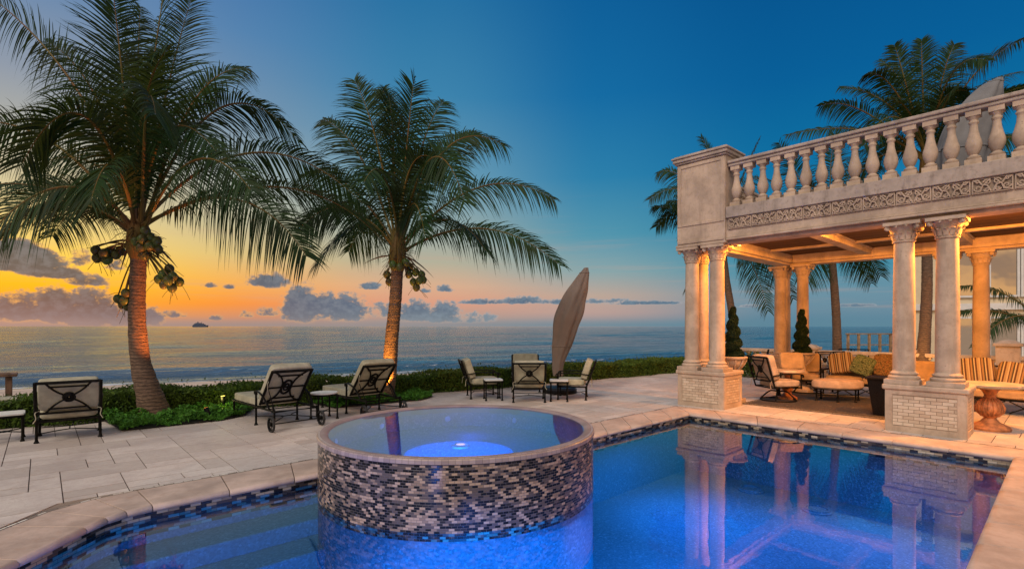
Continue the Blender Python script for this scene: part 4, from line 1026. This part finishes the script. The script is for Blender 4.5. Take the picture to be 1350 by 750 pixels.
def club_chair(label,loc,rz,group,cush='cushion',width=0.70,name='lounge_chair',hi=0.88,swivel=False):
    t=thing(name,label,'chair',loc,rz,group); w2=width/2
    zs=0.30
    if not swivel:
        for sx in (-1,1):
            for sy,hh in ((-1,zs+0.02),(1,0.58)):
                m=MB(); leg(m,sx*(w2-0.02),sy*0.31,hh); m.obj('leg','metal',t)
        m=MB(); m.tube(arc3([(-w2+.02,-.31,.13),(0,-.20,.15),(w2-.02,-.31,.13)],6),0.008,6); m.tube(arc3([(-w2+.02,.31,.13),(0,.12,.15),(w2-.02,.31,.13)],6),0.008,6); m.tube([(0,-.21,.15),(0,.14,.15)],0.008,6); m.obj('stretcher','metal',t)
    else:
        m=MB()
        for a in range(4):
            ca,sa=math.cos(a*math.pi/2+.78),math.sin(a*math.pi/2+.78); m.tube(arc3([(0,0,.2),(ca*.16,sa*.16,.2),(ca*.3,sa*.3,.08),(ca*.36,sa*.36,.02)],6),0.016,8)
        m.tube([(0.36*math.cos(a),0.36*math.sin(a),0.018) for a in [2*math.pi*k/32 for k in range(33)]],0.014,6); m.obj('swivel_base','metal',t)
        m=MB(); m.tube([(0,0,.1),(0,0,zs)],0.04,12); m.obj('pivot','metal',t)
        for sx in (-1,1):
            m=MB(); m.tube([(sx*(w2-.02),.31,zs-.02),(sx*(w2-.02),.31,.58)],0.016,8); m.obj('arm_post','metal',t)
    m=MB(); m.tube([(-w2+.02,-.32,zs),(w2-.02,-.32,zs),(w2-.02,.32,zs),(-w2+.02,.32,zs),(-w2+.02,-.32,zs)],0.017,8)
    for k in (-.15,.05,.2): m.tube([(-w2+.02,k,zs),(w2-.02,k,zs)],0.008,6)
    m.obj('seat_frame','metal',t)
    for sx in (-1,1):
        m=MB(); m.tube(arc3([(sx*(w2-.02),.36,.52),(sx*(w2-.01),.33,.585),(sx*(w2),.15,.60),(sx*(w2),-.12,.60),(sx*(w2-.02),-.40,.56)],6),0.02,8,flat=0.6); m.obj('arm','metal',t)
    m=MB(); vz=Vector((0,-0.20,hi-zs-0.02)).normalized(); H=(Vector((0,-0.20,hi-zs-0.02))).length
    back_pattern(m,w2-0.015,H*0.80,Vector((0,-0.325,zs))+vz*H*0.20,(1,0,0),vz)
    m.tube([(-w2+.015,-.32,zs),Vector((-w2+.015,-0.325,zs))+vz*H*0.2],0.017,8); m.tube([(w2-.015,-.32,zs),Vector((w2-.015,-0.325,zs))+vz*H*0.2],0.017,8)
    m.obj('backrest','metal',t)
    m=MB(); m.cushion((0,0.03,zs+0.09),(width-0.09,0.64,0.15),puff=0.12); m.obj('seat_cushion',cush,t)
    ang=math.atan2(0.20,hi-zs)
    m=MB(); m.cushion((0,0,0),(width-0.07,0.15,hi-zs-0.13),mt=Matrix.Translation((0,-0.325,zs+0.16+(hi-zs-0.13)/2))@Matrix.Rotation(ang,4,'X'),puff=0.03,p=12); 
    m.v=[Vector((v.x,v.y+0.0,v.z)) for v in m.v]; m.obj('back_cushion',cush,t)
    m=MB(); 
    for sx in (-1,1):
        m.tube(arc3([(sx*(w2-.05),-.36,.46),(sx*(w2-.01),-.42,.44),(sx*(w2-.02),-.43,.36),(sx*(w2+.01),-.44,.30)],4),0.006,5)
    m.obj('cushion_tie',cush,t)
    return t
def side_table(label,loc,rz,h=0.46,s_=0.42,group='small square side tables',top='white_top',round_=False,name='side_table'):
    t=thing(name,label,'side table',loc,rz,group); q_=s_/2-0.03
    for sx in (-1,1):
        for sy in (-1,1):
            m=MB(); leg(m,sx*q_,sy*q_,h-0.03,0.015); m.obj('leg','metal',t)
    m=MB(); m.tube([(-q_,-q_,.14),(q_,q_,.14)],0.008,6); m.tube([(-q_,q_,.14),(q_,-q_,.14)],0.008,6); m.lathe([(0.03,.13),(0.03,.15)],10); m.obj('stretcher','metal',t)
    m=MB()
    if round_: m.lathe([(s_/2+.02,h-0.05),(s_/2+.02,h-0.02)],28)
    else: m.box(-s_/2,s_/2,-s_/2,s_/2,h-0.05,h-0.02)
    m.obj('table_frame','metal',t,bevel=0.006)
    m=MB()
    if round_: m.lathe([(s_/2+.03,h-0.019),(s_/2+.035,h-0.005),(s_/2+.03,h+0.004)],28)
    else: m.cushion((0,0,h-0.005),(s_-0.01,s_-0.01,0.028),p=14,cuts=4)
    m.obj('table_top',top,t)
    return t
def chaise(label,loc,rz,group):
    t=thing('wheeled_lounger',label,'sun lounger',loc,rz,group); w2=0.345
    for sx in (-1,1):
        m=MB(); leg(m,sx*w2,0.78,0.56); m.obj('leg','metal',t)
        m=MB(); leg(m,sx*w2,1.82,0.32); m.obj('leg','metal',t)
        wl=MB(); rot=Matrix.Translation((sx*(w2+0.06),0,0.125))@Matrix.Rotation(R_(90),4,'Y')
        wl.lathe([(0.098,-0.018),(0.125,-0.014),(0.128,0),(0.125,0.014),(0.098,0.018)],28,mt=rot,uv=True); w_o=wl.obj('wheel','rubber',t)
        sp=MB(); 
        sp.lathe([(0.022,-0.03),(0.03,-0.02),(0.03,0.02),(0.022,0.03)],12,mt=rot)
        for k in range(6):
            a=k*math.pi/3; sp.tube([(0.02*math.cos(a),0.02*math.sin(a),0),(0.10*math.cos(a),0.10*math.sin(a),0)],0.008,5,mt=rot)
        sp.obj('spokes','metal',w_o)
        m=MB(); m.tube([(sx*w2,0.03,.14),(sx*w2,0.03,.34)],0.017,8); m.obj('wheel_post','metal',t)
        m=MB(); m.tube(arc3([(sx*(w2),.82,.52),(sx*(w2+.01),.79,.57),(sx*(w2+.03),.6,.575),(sx*(w2+.03),.38,.50),(sx*(w2+.01),.20,.33)],6),0.019,8,flat=0.6); m.obj('arm','metal',t)
    m=MB(); m.tube([(-w2,1.9,.31),(w2,1.9,.31),(w2,0,.31),(-w2,0,.31),(-w2,1.9,.31)],0.018,8)
    for y in (0.35,0.78,1.0,1.2,1.4,1.6): m.tube([(-w2,y,.31),(w2,y,.31)],0.009,6)
    m.obj('frame','metal',t)
    m=MB(); m.tube([(-w2-.05,0,.125),(w2+.05,0,.125)],0.010,8); m.tube(arc3([(-w2,.78,.15),(-.1,.45,.17),(-.1,.3,.17),(-w2,0.03,.15)],6),0.008,6); m.tube(arc3([(w2,.78,.15),(.1,.45,.17),(.1,.3,.17),(w2,0.03,.15)],6),0.008,6)
    m.tube([(-.1,.38,.17),(.1,.38,.17)],.008,6); m.obj('axle','metal',t); m=MB(); m.tube(arc3([(-w2,1.82,.15),(0,1.5,.17),(w2,1.82,.15)],6),0.008,6); m.obj('stretcher','metal',t)
    y0,z0=0.66,0.36; top=Vector((0,0.16,0.92)); bs=Vector((0,y0,z0)); vz=(top-bs).normalized(); H=(top-bs).length
    m=MB(); back_pattern(m,w2-0.02,H,bs,(1,0,0),vz,0.015,1); m.obj('backrest','metal',t)
    m=MB(); m.tube([bs+vz*H*0.5+Vector((w2-.05,0,0)),(w2-.05,0.15,.31)],0.008,6); m.obj('back_strut','metal',t); m=MB(); m.tube([bs+vz*H*0.5+Vector((-w2+.05,0,0)),(-w2+.05,0.15,.31)],0.008,6); m.obj('back_strut','metal',t)
    ang=math.atan2(y0-0.16,0.92-z0)
    nrm=Vector((1,0,0)).cross(vz); 
    if nrm.y<0: nrm=-nrm
    m=MB(); m.cushion((0,0,0),(2*w2-0.02,0.12,H+0.06),mt=Matrix.Translation(bs+vz*(H/2+0.03)+nrm*0.075)@Matrix.Rotation(ang,4,'X'),puff=0.03,p=12); m.obj('back_cushion','cushion',t)
    m=MB(); m.cushion((0,1.29,0.385),(2*w2-0.01,1.24,0.13),puff=0.1,cuts=9,p=10); m.obj('seat_cushion','cushion',t)
    m=MB(); m.tube(arc3([(-w2+.03,.3,.78),(-w2-.01,.26,.74),(-w2,.3,.66),(-w2+.02,.33,.6)],4),0.006,5); m.obj('cushion_tie','cushion',t)
    return t
G1='cushioned armchairs on the open terrace'
ly=-TH  # helper
vyaw=TH-R_(90)      # yaw whose local +y looks away from the viewer
club_chair('cushioned armchair at the left edge, back turned, beside the bright green planting bed',(0.31,10.12,0),R_(-3),G1,width=0.74,hi=0.88)
cA_=W(697,430,11.35); club_chair('cushioned armchair with its back turned, centre of the group at the closed umbrella',(cA_.x,cA_.y,0),vyaw,G1,width=0.72)
cB_=W(693,430,13.1); club_chair('armchair facing the pool, mostly hidden behind the one seen from its back',(cB_.x,cB_.y,0),vyaw+math.pi,G1,width=0.72,hi=0.90)
cC_=W(636,430,11.95); club_chair('armchair left of the group facing right towards the umbrella',(cC_.x,cC_.y,0),vyaw-R_(78),G1,width=0.68)
cD_=W(755,430,11.75); club_chair('armchair right of the group facing left, in front of the umbrella base',(cD_.x,cD_.y,0),vyaw+R_(80),G1,width=0.68)
p=W(650,430,11.5); side_table('small side table beside the armchair that faces right',(p.x,p.y,0),vyaw+R_(10),0.46,0.42)
p=W(737,430,11.35); side_table('small side table in front of the armchair that faces left',(p.x,p.y,0),vyaw-R_(5),0.46,0.42)
p=W(6,430,7.35); side_table('low dark side table cut by the left edge of the photo',(p.x,p.y,0),R_(0),0.40,0.44)
side_table('round pale side table between the two wheeled loungers',(3.72,9.02,0),0,0.47,0.40,round_=True)
chaise('cream wheeled lounger with reclined back, nearer the left palm',(3.03,8.42,0),R_(4),'wheeled sun loungers behind the spa')
chaise('cream wheeled lounger with reclined back, in front of the lit middle palm',(4.60,8.45,0),R_(2),'wheeled sun loungers behind the spa')
# footstool beyond the left table
p=W(2,430,8.5); fs_=thing('footstool','low cushioned footstool at the left edge between side table and stair rail',"footstool",(p.x,p.y,0),R_(-3))
for sx in (-.22,.22):
    for sy in (-.18,.18): m=MB(); leg(m,sx,sy,.33,.015); m.obj('leg','metal',fs_)
m=MB(); m.box(-.25,.25,-.21,.21,.31,.335); m.obj('frame','metal',fs_)
m=MB(); m.cushion((0,0,.40),(.52,.44,.13),p=9,puff=.08); m.obj('seat_cushion','cushion',fs_)
# wooden stair rail at the left
p=W(0,430,9.9); sr=thing('wooden_stair_rail','brown wooden handrail posts at the left edge beside the hedge','handrail',(p.x,p.y,0),R_(0))
for k in range(4):
    m=MB(); m.box(-0.05,0.05,0.0,0.1,0,0.66,Matrix.Translation((0.12-0.28*k,0.28*(k%2),0))); m.obj('post','wood',sr,bevel=0.006)
m=MB(); m.box(-1.2,0.24,0.36,0.46,0.665,0.72); m.box(-1.2,0.24,-0.05,0.05,0.665,0.72); m.box(0.14,0.24,0.052,0.358,0.665,0.72); m.obj('handrail','wood',sr,bevel=0.006)

# closed umbrellas
def closed_umbrella(label,loc,pts,widths,mat,base=True,cat='umbrella',rz=0,squash=0.62):
    t=thing('closed_umbrella',label,cat,loc,rz,'closed parasols')
    n=60; m=MB(); pp=arc3(pts,10); N=len(pp); ws=[p.x for p in arc3([(w_,0,0) for w_ in widths],10)]
    vs=[];rs=random.Random(9)
    for i,(p,wd) in enumerate(zip(pp,ws)):
        tt=i/(N-1)
        for k in range(n):
            a=2*math.pi*k/n; f=1+0.10*math.cos(5*a+tt*3)*(1-0.3*tt)+0.045*math.cos(9*a-tt*5+math.sin(6*tt))+0.03*math.sin(34*tt+a*3)*math.sin(a*4)
            vs.append((p[0]+wd*f*math.cos(a),p[1]+wd*f*math.sin(a)*squash,p[2]))
    fs=[(i*n+k,i*n+(k+1)%n,(i+1)*n+(k+1)%n,(i+1)*n+k) for i in range(N-1) for k in range(n)]+[tuple(range((N-1)*n,N*n)),tuple(reversed(range(n)))]
    m.add(vs,fs); m.obj('cover',mat,t,ang=70)
    for f_,nm in ((0.30,'tie_strap'),(0.90,'top_gather')):
        i=int(f_*(N-1)); ring=[vs[i*n+k]+0*Vector() if False else Vector(vs[i*n+k]) for k in range(n)]; c_=Vector(pp[i])
        m=MB(); m.tube([c_+(q-c_)*1.015 for q in ring]+[c_+(ring[0]-c_)*1.015],0.012,5); m.obj(nm,mat,t)
    m=MB(); m.tube([(pts[0][0],pts[0][1],0.02),(pts[0][0],pts[0][1],pts[0][2]+0.1)],0.03,12); m.obj('pole','metal',t)
    if base:
        m=MB(); m.lathe([(0.40,0),(0.42,0.03),(0.42,0.10),(0.36,0.15),(0.10,0.17),(0.06,0.20)],36); m.obj('base','black',t)
    return t
ub=W(738,430,12.7)
closed_umbrella('tall taupe covered parasol leaning to the right on a black round base by the hedge',(ub.x,ub.y,0),
    [(-0.05,0,0.42),(-0.05,0,0.72),(0.07,0,1.27),(0.19,0,1.84),(0.38,0,2.40),(0.57,0,2.86),(0.66,0,3.10)],[0.12,0.14,0.25,0.33,0.27,0.15,0.05],'cover',rz=vyaw)
ub2=W(1283,430,8.9)
closed_umbrella('tall grey covered parasol standing on the roof terrace behind the balusters',(ub2.x,ub2.y,3.986),
    [(-0.22,0,0.12),(-0.18,0,0.6),(-0.02,0,1.2),(0.26,0,1.75),(0.46,0,1.98)],[0.34,0.42,0.40,0.22,0.05],'cover_grey',rz=vyaw)

# urns with spiral topiary
def urn(label,loc,group):
    t=thing('stone_urn',label,'urn',loc,0,group)
    m=MB(); m.box(-0.20,0.20,-0.20,0.20,0,0.10); m.obj('foot_block','stone',t,bevel=0.01)
    m=MB(); m.lathe([(0.19,0.101),(0.18,0.14),(0.12,0.20),(0.085,0.28),(0.09,0.33),(0.15,0.38),(0.17,0.45),(0.15,0.51),(0.10,0.56),(0.09,0.62),(0.10,0.70),(0.13,0.76),(0.19,0.80),(0.22,0.86),(0.235,0.93),(0.29,0.955),(0.30,0.985),(0.27,1.0),(0.22,0.985),(0.2,0.93)],32)
    for k in range(10):
        a=2*math.pi*k/10; ca,sa=math.cos(a),math.sin(a); m.tube([(0.10*ca,0.10*sa,.68),(0.17*ca,0.17*sa,.76),(0.24*ca,0.24*sa,.86),(0.27*ca,0.27*sa,.93)],0.018,6)
    m.obj('urn_body','stone',t,ang=45)
    return t
def topiary(label,loc):
    t=thing('spiral_topiary',label,'topiary',loc,0,'spiral topiaries in stone urns')
    def smp(rs,n):
        k=rs.rand(n)**1.3; z=k*1.08; a=2*math.pi*3.6*k; lobe=0.195*(1-k)**0.8+0.05
        # puffed turn of a screw: radius follows the phase of the spiral around the stem
        phi=rs.rand(n)*2*math.pi; zz=k*1.10; ph=(zz/0.25-phi/(2*math.pi))%1.0
        r=lobe*(0.50+0.50*np.sin(ph*math.pi)**0.7)*(0.86+0.14*rs.rand(n))
        return np.stack([r*np.cos(phi),r*np.sin(phi),zz+0.02],1)
    leaves(9000,smp,0.017,17).obj('foliage','topiary',t,smooth=False)
    m=MB(); vs=[];fs=[];n=24;NZ=70
    for i in range(NZ+1):
        zz=1.10*i/NZ; k=i/NZ; lobe=0.195*(1-k)**0.8+0.05
        for j in range(n):
            phi=2*math.pi*j/n; ph=(zz/0.25-phi/(2*math.pi))%1.0; r=lobe*(0.50+0.50*math.sin(ph*math.pi)**0.7)*0.88; vs.append((r*math.cos(phi),r*math.sin(phi),zz))
    fs=[(i*n+j,i*n+(j+1)%n,(i+1)*n+(j+1)%n,(i+1)*n+j) for i in range(NZ) for j in range(n)]
    m.add(vs,fs); m.obj('inner_growth','topiary',t)
urn('carved stone urn close behind the corner pedestal',(11.02,4.93,0),'stone urns under the pavilion')
topiary('dark spiral topiary in the urn beside the corner columns',(11.02,4.93,0.95))
urn('carved stone urn farther back behind the cushioned chairs',(13.9,4.50,0),'stone urns under the pavilion')
topiary('dark spiral topiary in the farther urn before the back columns',(13.9,4.50,0.95))

# pavilion seating
rg=thing('patterned_rug','large dark patterned rug with fringed border under the pavilion seating','rug',(12.3,3.2,0.008))
m=MB(); m.box(-1.25,1.55,-1.6,1.42,0,0.012); m.obj('rug_field','rug',rg)
m=MB(); m.box(-1.37,-1.25,-1.7,1.52,0,0.010); m.box(1.55,1.67,-1.7,1.52,0,0.010); m.box(-1.25,1.55,-1.7,-1.6,0,0.010); m.box(-1.25,1.55,1.42,1.52,0,0.010); m.obj('rug_border','rug_edge',rg)
GP='swivel armchairs on the rug'
q_=W(1026,430,11.3); club_chair('swivel armchair with peach cushions nearest the corner urn, side on',(q_.x,q_.y,0.02),vyaw-R_(80),GP,'cushion_pale',0.68,'swivel_chair',0.98,True)
q_=W(1062,430,12.7); club_chair('swivel armchair with orange-lit seat farther back before the second urn',(q_.x,q_.y,0.02),vyaw+R_(150),GP,'cushion_tan',0.68,'swivel_chair',0.92,True)
def pillow(label,c,sz,rot,mat,group):
    t=thing('throw_pillow',label,'pillow',c,0,group)
    m=MB(); m.cushion((0,0,0),sz,p=6,cuts=9,puff=0); o=m.obj('pillow_cover',mat,t); o.rotation_euler=rot
q_=W(1043,430,11.9)
pillow('plain peach pillow with fringe on the second swivel chair',(q_.x,q_.y,0.84),(0.55,0.16,0.40),(R_(-14),0,vyaw),'cushion_tan','pillows on the swivel chairs')
# round accent table between the chairs
q_=W(1038,430,11.55); at_=thing('carved_side_table','round stone-topped table on a terracotta pedestal between swivel chairs','side table',(q_.x,q_.y,0.02))
MB().lathe([(0.34,0.60),(0.35,0.62),(0.34,0.65),(0.0,0.65)],36).obj('table_top','tabletop',at_)
MB().lathe([(0.20,0),(0.20,0.04),(0.10,0.09),(0.07,0.15),(0.13,0.25),(0.13,0.34),(0.06,0.42),(0.06,0.52),(0.12,0.599)],24).obj('pedestal','terracotta',at_)
# oval ottoman
q_=W(1104,430,11.25); ot=thing('oval_ottoman','large oval peach-topped ottoman on dark iron legs on the rug','ottoman',(q_.x,q_.y,0.02),vyaw)
m=MB(); N=40; prof=[(0.94,0.28),(1.0,0.31),(1.0,0.40),(0.95,0.445),(0.80,0.465),(0.4,0.475),(0.0,0.478)]; vs=[]
for r_,z in prof:
    for k in range(N): a=2*math.pi*k/N; vs.append((0.53*r_*math.cos(a),0.36*r_*math.sin(a),z))
fs=[(i*N+k,i*N+(k+1)%N,(i+1)*N+(k+1)%N,(i+1)*N+k) for i in range(len(prof)-1) for k in range(N)]+[tuple(reversed(range(N)))]
m.add(vs,fs); m.obj('cushion_top','cushion_pale',ot)
for sx,sy in ((-.46,0),(.46,0),(-.18,-.30),(.2,-.30),(-.18,.30),(.2,.30)):
    m=MB(); leg(m,sx,sy,0.28,0.016); m.obj('leg','metal',ot)
m=MB(); m.tube([(0.49*math.cos(a),0.33*math.sin(a),0.27) for a in [2*math.pi*k/32 for k in range(33)]],0.014,6); m.tube([(-.46,0,.12),(.46,0,.12)],.008,6); m.obj('frame_ring','metal',ot)
# dark tapered wicker table
bk_=thing('wicker_pedestal_table','dark square tapered wicker table just left of the right pedestal','side table',(11.42,2.30,0.02),R_(5))
m=MB(); m.lathe([(0.22,0),(0.34,0.66)],4,a0=R_(45)); m.obj('woven_body','dark_wicker',bk_,bevel=0.01)
m=MB(); m.box(-0.27,0.27,-0.27,0.27,0.661,0.70); m.obj('table_top','dark_wicker',bk_,bevel=0.008)
# sofas
def sofa(label,loc,rz,Ln,group,cush='cushion_tan'):
    t=thing('outdoor_sofa',label,'sofa',loc,rz,group); h2=Ln/2
    for sx in (-h2+.03,h2-.03):
        for sy in (-.36,.36):
            m=MB(); leg(m,sx,sy,0.58 if sy>0 else .34); m.obj('leg','metal',t)
        m=MB(); m.tube(arc3([(sx,.40,.52),(sx,.36,.60),(sx,0,.61),(sx,-.42,.60)],6),0.02,8); m.tube([(sx,.34,.1),(sx,-.34,.32)],0.01,6); m.tube([(sx,-.34,.1),(sx,.34,.32)],0.01,6); m.obj('arm','metal',t)
    m=MB(); m.box(-h2,h2,-.38,.38,.27,.30)
    k=-h2+.05
    while k<h2-.3: 
        m.tube([(k,.37,.05),(k+.4,.37,.27)],0.012,6); m.tube([(k+.4,.37,.05),(k,.37,.27)],0.012,6); k+=.45
    m.obj('frame','metal',t)
    n=max(1,round(Ln/0.75)); w_=(Ln-.1)/n
    for i in range(n):
        cx=-h2+.05+w_*(i+.5)
        m=MB(); m.cushion((cx,.04,.385),(w_-.01,.74,.16),puff=.1); m.obj('seat_cushion',cush,t)
        m=MB(); m.cushion((0,0,0),(w_-.02,.17,.46),mt=Matrix.Translation((cx,-.30,.66))@Matrix.Rotation(R_(12),4,'X'),puff=.15); m.obj('back_cushion',cush,t)
    m=MB(); m.tube([(-h2,-.40,.3),(-h2,-.48,.86),(h2,-.48,.86),(h2,-.40,.3)],.018,8); m.obj('back_frame','metal',t)
GS='tan cushioned sofas under the pavilion'
sofa('small tan sofa against the back, with striped and green pillows',(14.25,3.25,0),R_(90),1.6,GS)
sofa('long tan sofa at the right behind the pedestal table, with striped pillows',(13.45,0.95,0),R_(90),3.1,GS)
PG='patterned throw pillows on the sofas'
pillow('brown and cream striped pillow at the left end of the small sofa',(14.18,3.72,0.76),(0.52,0.18,0.50),(R_(18),R_(12),R_(90)),'stripe',PG)
pillow('green leafy patterned pillow in the middle of the small sofa',(14.10,3.25,0.73),(0.46,0.16,0.46),(R_(20),R_(-20),R_(82)),'green_pat',PG)
pillow('rust floral pillow at the right end of the small sofa',(14.16,2.78,0.76),(0.56,0.18,0.52),(R_(18),0,R_(96)),'floral',PG)
pillow('large striped pillow on the long sofa above the pedestal table',(13.30,1.32,0.78),(0.74,0.20,0.50),(R_(16),R_(6),R_(90)),'stripe',PG)
pillow('striped pillow cut by the right edge on the long sofa',(13.28,0.62,0.74),(0.62,0.20,0.46),(R_(18),R_(-8),R_(88)),'stripe',PG)
# pedestal table right
rt_t=thing('pedestal_table','round sandstone table on a ribbed terracotta pedestal beside the right pedestal','table',(11.15,0.86,0))
MB().lathe([(0.40,0.68),(0.42,0.70),(0.42,0.73),(0.40,0.745),(0,0.745)],40).obj('table_top','tabletop',rt_t)
m=MB(); m.lathe([(0.25,0),(0.26,0.04),(0.24,0.07),(0.12,0.13),(0.075,0.19),(0.10,0.22),(0.165,0.29),(0.175,0.36),(0.14,0.44),(0.08,0.50),(0.07,0.56),(0.10,0.62),(0.17,0.679)],36)
for k in range(18):
    a=2*math.pi*k/18; ca,sa=math.cos(a),math.sin(a); m.tube([(0.10*ca,0.10*sa,.22),(0.168*ca,0.168*sa,.29),(0.178*ca,0.178*sa,.36),(0.143*ca,0.143*sa,.44),(0.085*ca,0.085*sa,.5)],0.012,5)
m.obj('pedestal','terracotta',rt_t)
ed=thing('pedestal_table','x','table'); bpy.data.objects.remove(ed)
# dining chairs and table beyond
GD='dark iron dining chairs beyond the pavilion seating'
def dining(label,loc,rz):
    t=thing('dining_chair',label,'chair',loc,rz,GD)
    for sx in (-.22,.22):
        for sy in (-.2,.2): m=MB(); leg(m,sx,sy,.42,.014); m.obj('leg','metal',t)
    m=MB(); m.cushion((0,0,.45),(.48,.46,.07),p=6,cuts=5); m.obj('seat_cushion','cover',t)
    m=MB(); back_pattern(m,.23,.46,Vector((0,-.22,.44)),(1,0,0),Vector((0,-.15,1)).normalized(),.011,0); m.obj('backrest','metal',t)
    m=MB()
    for sx in (-.24,.24): m.tube(arc3([(sx,.2,.42),(sx,.2,.62),(sx,0,.66),(sx,-.25,.64)],5),.013,6)
    m.obj('armrest','metal',t)
for i,(px,d,r_) in enumerate(((1090,14.6,160),(1118,14.9,200),(1105,17.3,10),(1135,16.8,-40),(1000,16.6,60))):
    q_=W(px,430,d); dining(['iron dining chair nearest the back columns, left of its pair','iron dining chair just behind the striped pillow','iron dining chair on the seaward side of the dining table','iron dining chair at the right end of the dining table','single iron chair seen between the corner urn and the back columns'][i],(q_.x,q_.y,0),vyaw+R_(r_))
q_=W(1112,430,16.0); dt=thing('dining_table','dark iron dining table among the dining chairs','dining table',(q_.x,q_.y,0),vyaw)
MB().lathe([(.55,.70),(.56,.72),(.55,.74),(0,.74)],36).obj('table_top','tabletop',dt)
for k in range(4):
    a=k*math.pi/2+.7; m=MB(); leg(m,.4*math.cos(a),.4*math.sin(a),.70); m.obj('leg','metal',dt)
# shrub at the terrace edge
def bush(label,loc,r,h,n,seed):
    t=thing('garden_shrub',label,'shrub',loc)
    def smp(rs,n):
        d=rs.normal(size=(n,3)); d/=np.linalg.norm(d,axis=1)[:,None]; d[:,2]=np.abs(d[:,2]); k=rs.uniform(0.6,1.0,size=(n,1))*(1+0.18*np.sin(d[:,:1]*7)*np.sin(d[:,1:2]*6))
        return d*k*np.array([r,r,h])
    leaves(n,smp,0.04,seed).obj('foliage','hedge',t,smooth=False)
    m=MB()
    for k in range(7):
        a=k*.9; m.tube([(0,0,0),(r*.4*math.cos(a),r*.4*math.sin(a),h*.5),(r*.7*math.cos(a),r*.7*math.sin(a),h*.8)],[.02,.012,.005],5)
    m.obj('stem','wood',t)
q_=W(992,430,17.0); bush('round green shrub in front of the sea balustrade beside the corner urn',(q_.x,q_.y,0),0.75,0.75,3500,8)
# dune walk-over rail far behind
q_=W(1148,430,27); dr=thing('boardwalk_railing','distant timber boardwalk railing above the balustrade, against the sea','railing',(q_.x,q_.y,-0.1),vyaw)
for k in range(6):
    m=MB(); x=-1.2+k*.56; m.box(x-.05,x+.05,-.05,.05,0,1.32); m.obj('post','wood_far',dr)
m=MB(); m.box(-1.3,1.75,-.07,.07,1.321,1.38); m.box(-1.3,1.75,-.02,.02,.75,.80); m.obj('rail','wood_far',dr)
m=MB(); m.box(-1.3,6,-.6,.6,-.3,-.02); m.obj('walkway','wood_far',dr)

# neighbouring house
A=Vector((31.2,5.15,0)); B=Vector((36.5,-6.5,0)); fd=(B-A).normalized(); yaw=math.atan2(fd.y,fd.x)
hs_=thing('neighbouring_house','cream two-storey house with tall white-framed windows seen through the pavilion','house',A,yaw)
Lh=13; m=MB(); iv=Matrix.Rotation(-yaw,3,'Z'); ka=iv@((A-Vector((0,0,0))).normalized()*10+Vector((fd.x,fd.y,0))*1.5)
fp=[(0,0.14),(Lh,0.14),(Lh+ka.x,ka.y),(ka.x,ka.y)]
m.add([(x,y,-4) for x,y in fp]+[(x,y,8.2) for x,y in fp],[(0,1,5,4),(1,2,6,5),(2,3,7,6),(3,0,4,7),(4,5,6,7)]); m.obj('wall','wall',hs_)      # local +x along the facade, +y away from the viewer
def fpx(px):     # facade coordinate seen at a bearing
    a=(px-675)/675; dr_=F+RT*a
    # A + fd*t = k*dr
    det=fd.x*(-dr_.y)-fd.y*(-dr_.x); t=(-A.x*(-dr_.y)+A.y*(-dr_.x))/det; return t
m=MB(); m.box(-0.15,Lh,-.02,.14,2.42,2.72); m.box(-.15,Lh,-.05,.14,-.30,-.1); m.box(-.1,Lh,-.3,.4,8.2,8.5); m.obj('string_course','whiteframe',hs_)
xs=[fpx(1256)+0.0]
k=0; x=fpx(1262)
while x<Lh-1.3 and k<12:
    for (z0,z1) in ((3.0,5.5),(-0.05,2.1)):
        f_=MB(); w_=1.12
        f_.box(x,x+.09,0.02,.14,z0,z1); f_.box(x+w_-.09,x+w_,0.02,.14,z0,z1); f_.box(x+.09,x+w_-.09,.02,.14,z0,z0+.09); f_.box(x+.09,x+w_-.09,.02,.14,z1-.09,z1)
        fo=f_.obj('window','whiteframe',hs_)
        g_=MB(); g_.box(x+.09,x+w_-.09,.08,.12,z0+.09,z1-.09); g_.obj('pane','glass',fo,smooth=False)
    x+=1.16; k+=1

# ship on the horizon
sp_=W(264,430,2600); sh=thing('distant_ship','tiny dark passenger ship on the horizon right of the left palm','ship',(sp_.x,sp_.y,SEA),vyaw)
M['ship']=simple('ship_paint',(0.03,0.045,0.09,1),0.6)
m=MB(); m.add([(-36,-6,0),(34,-6,0),(42,0,9),(36,6,0),(-36,6,0),(-37,-7,9),(30,-7,9),(42,0,10),(30,7,9),(-37,7,9)],[(0,1,6,5),(1,2,7,6),(2,3,8,7),(3,4,9,8),(4,0,5,9),(5,6,7,8,9),(0,4,3,2,1)]); m.obj('hull','ship',sh)
m=MB(); m.box(-32,24,-6,6,9,14); m.box(-28,16,-5,5,14,18); m.box(-22,6,-4,4,18,21); m.obj('deckhouse','ship',sh)
m=MB(); m.lathe([(2.5,21),(2.2,27)],12,(-12,0,0)); m.tube([(8,0,18),(8,0,28)],.6,6); m.obj('funnel','ship',sh)
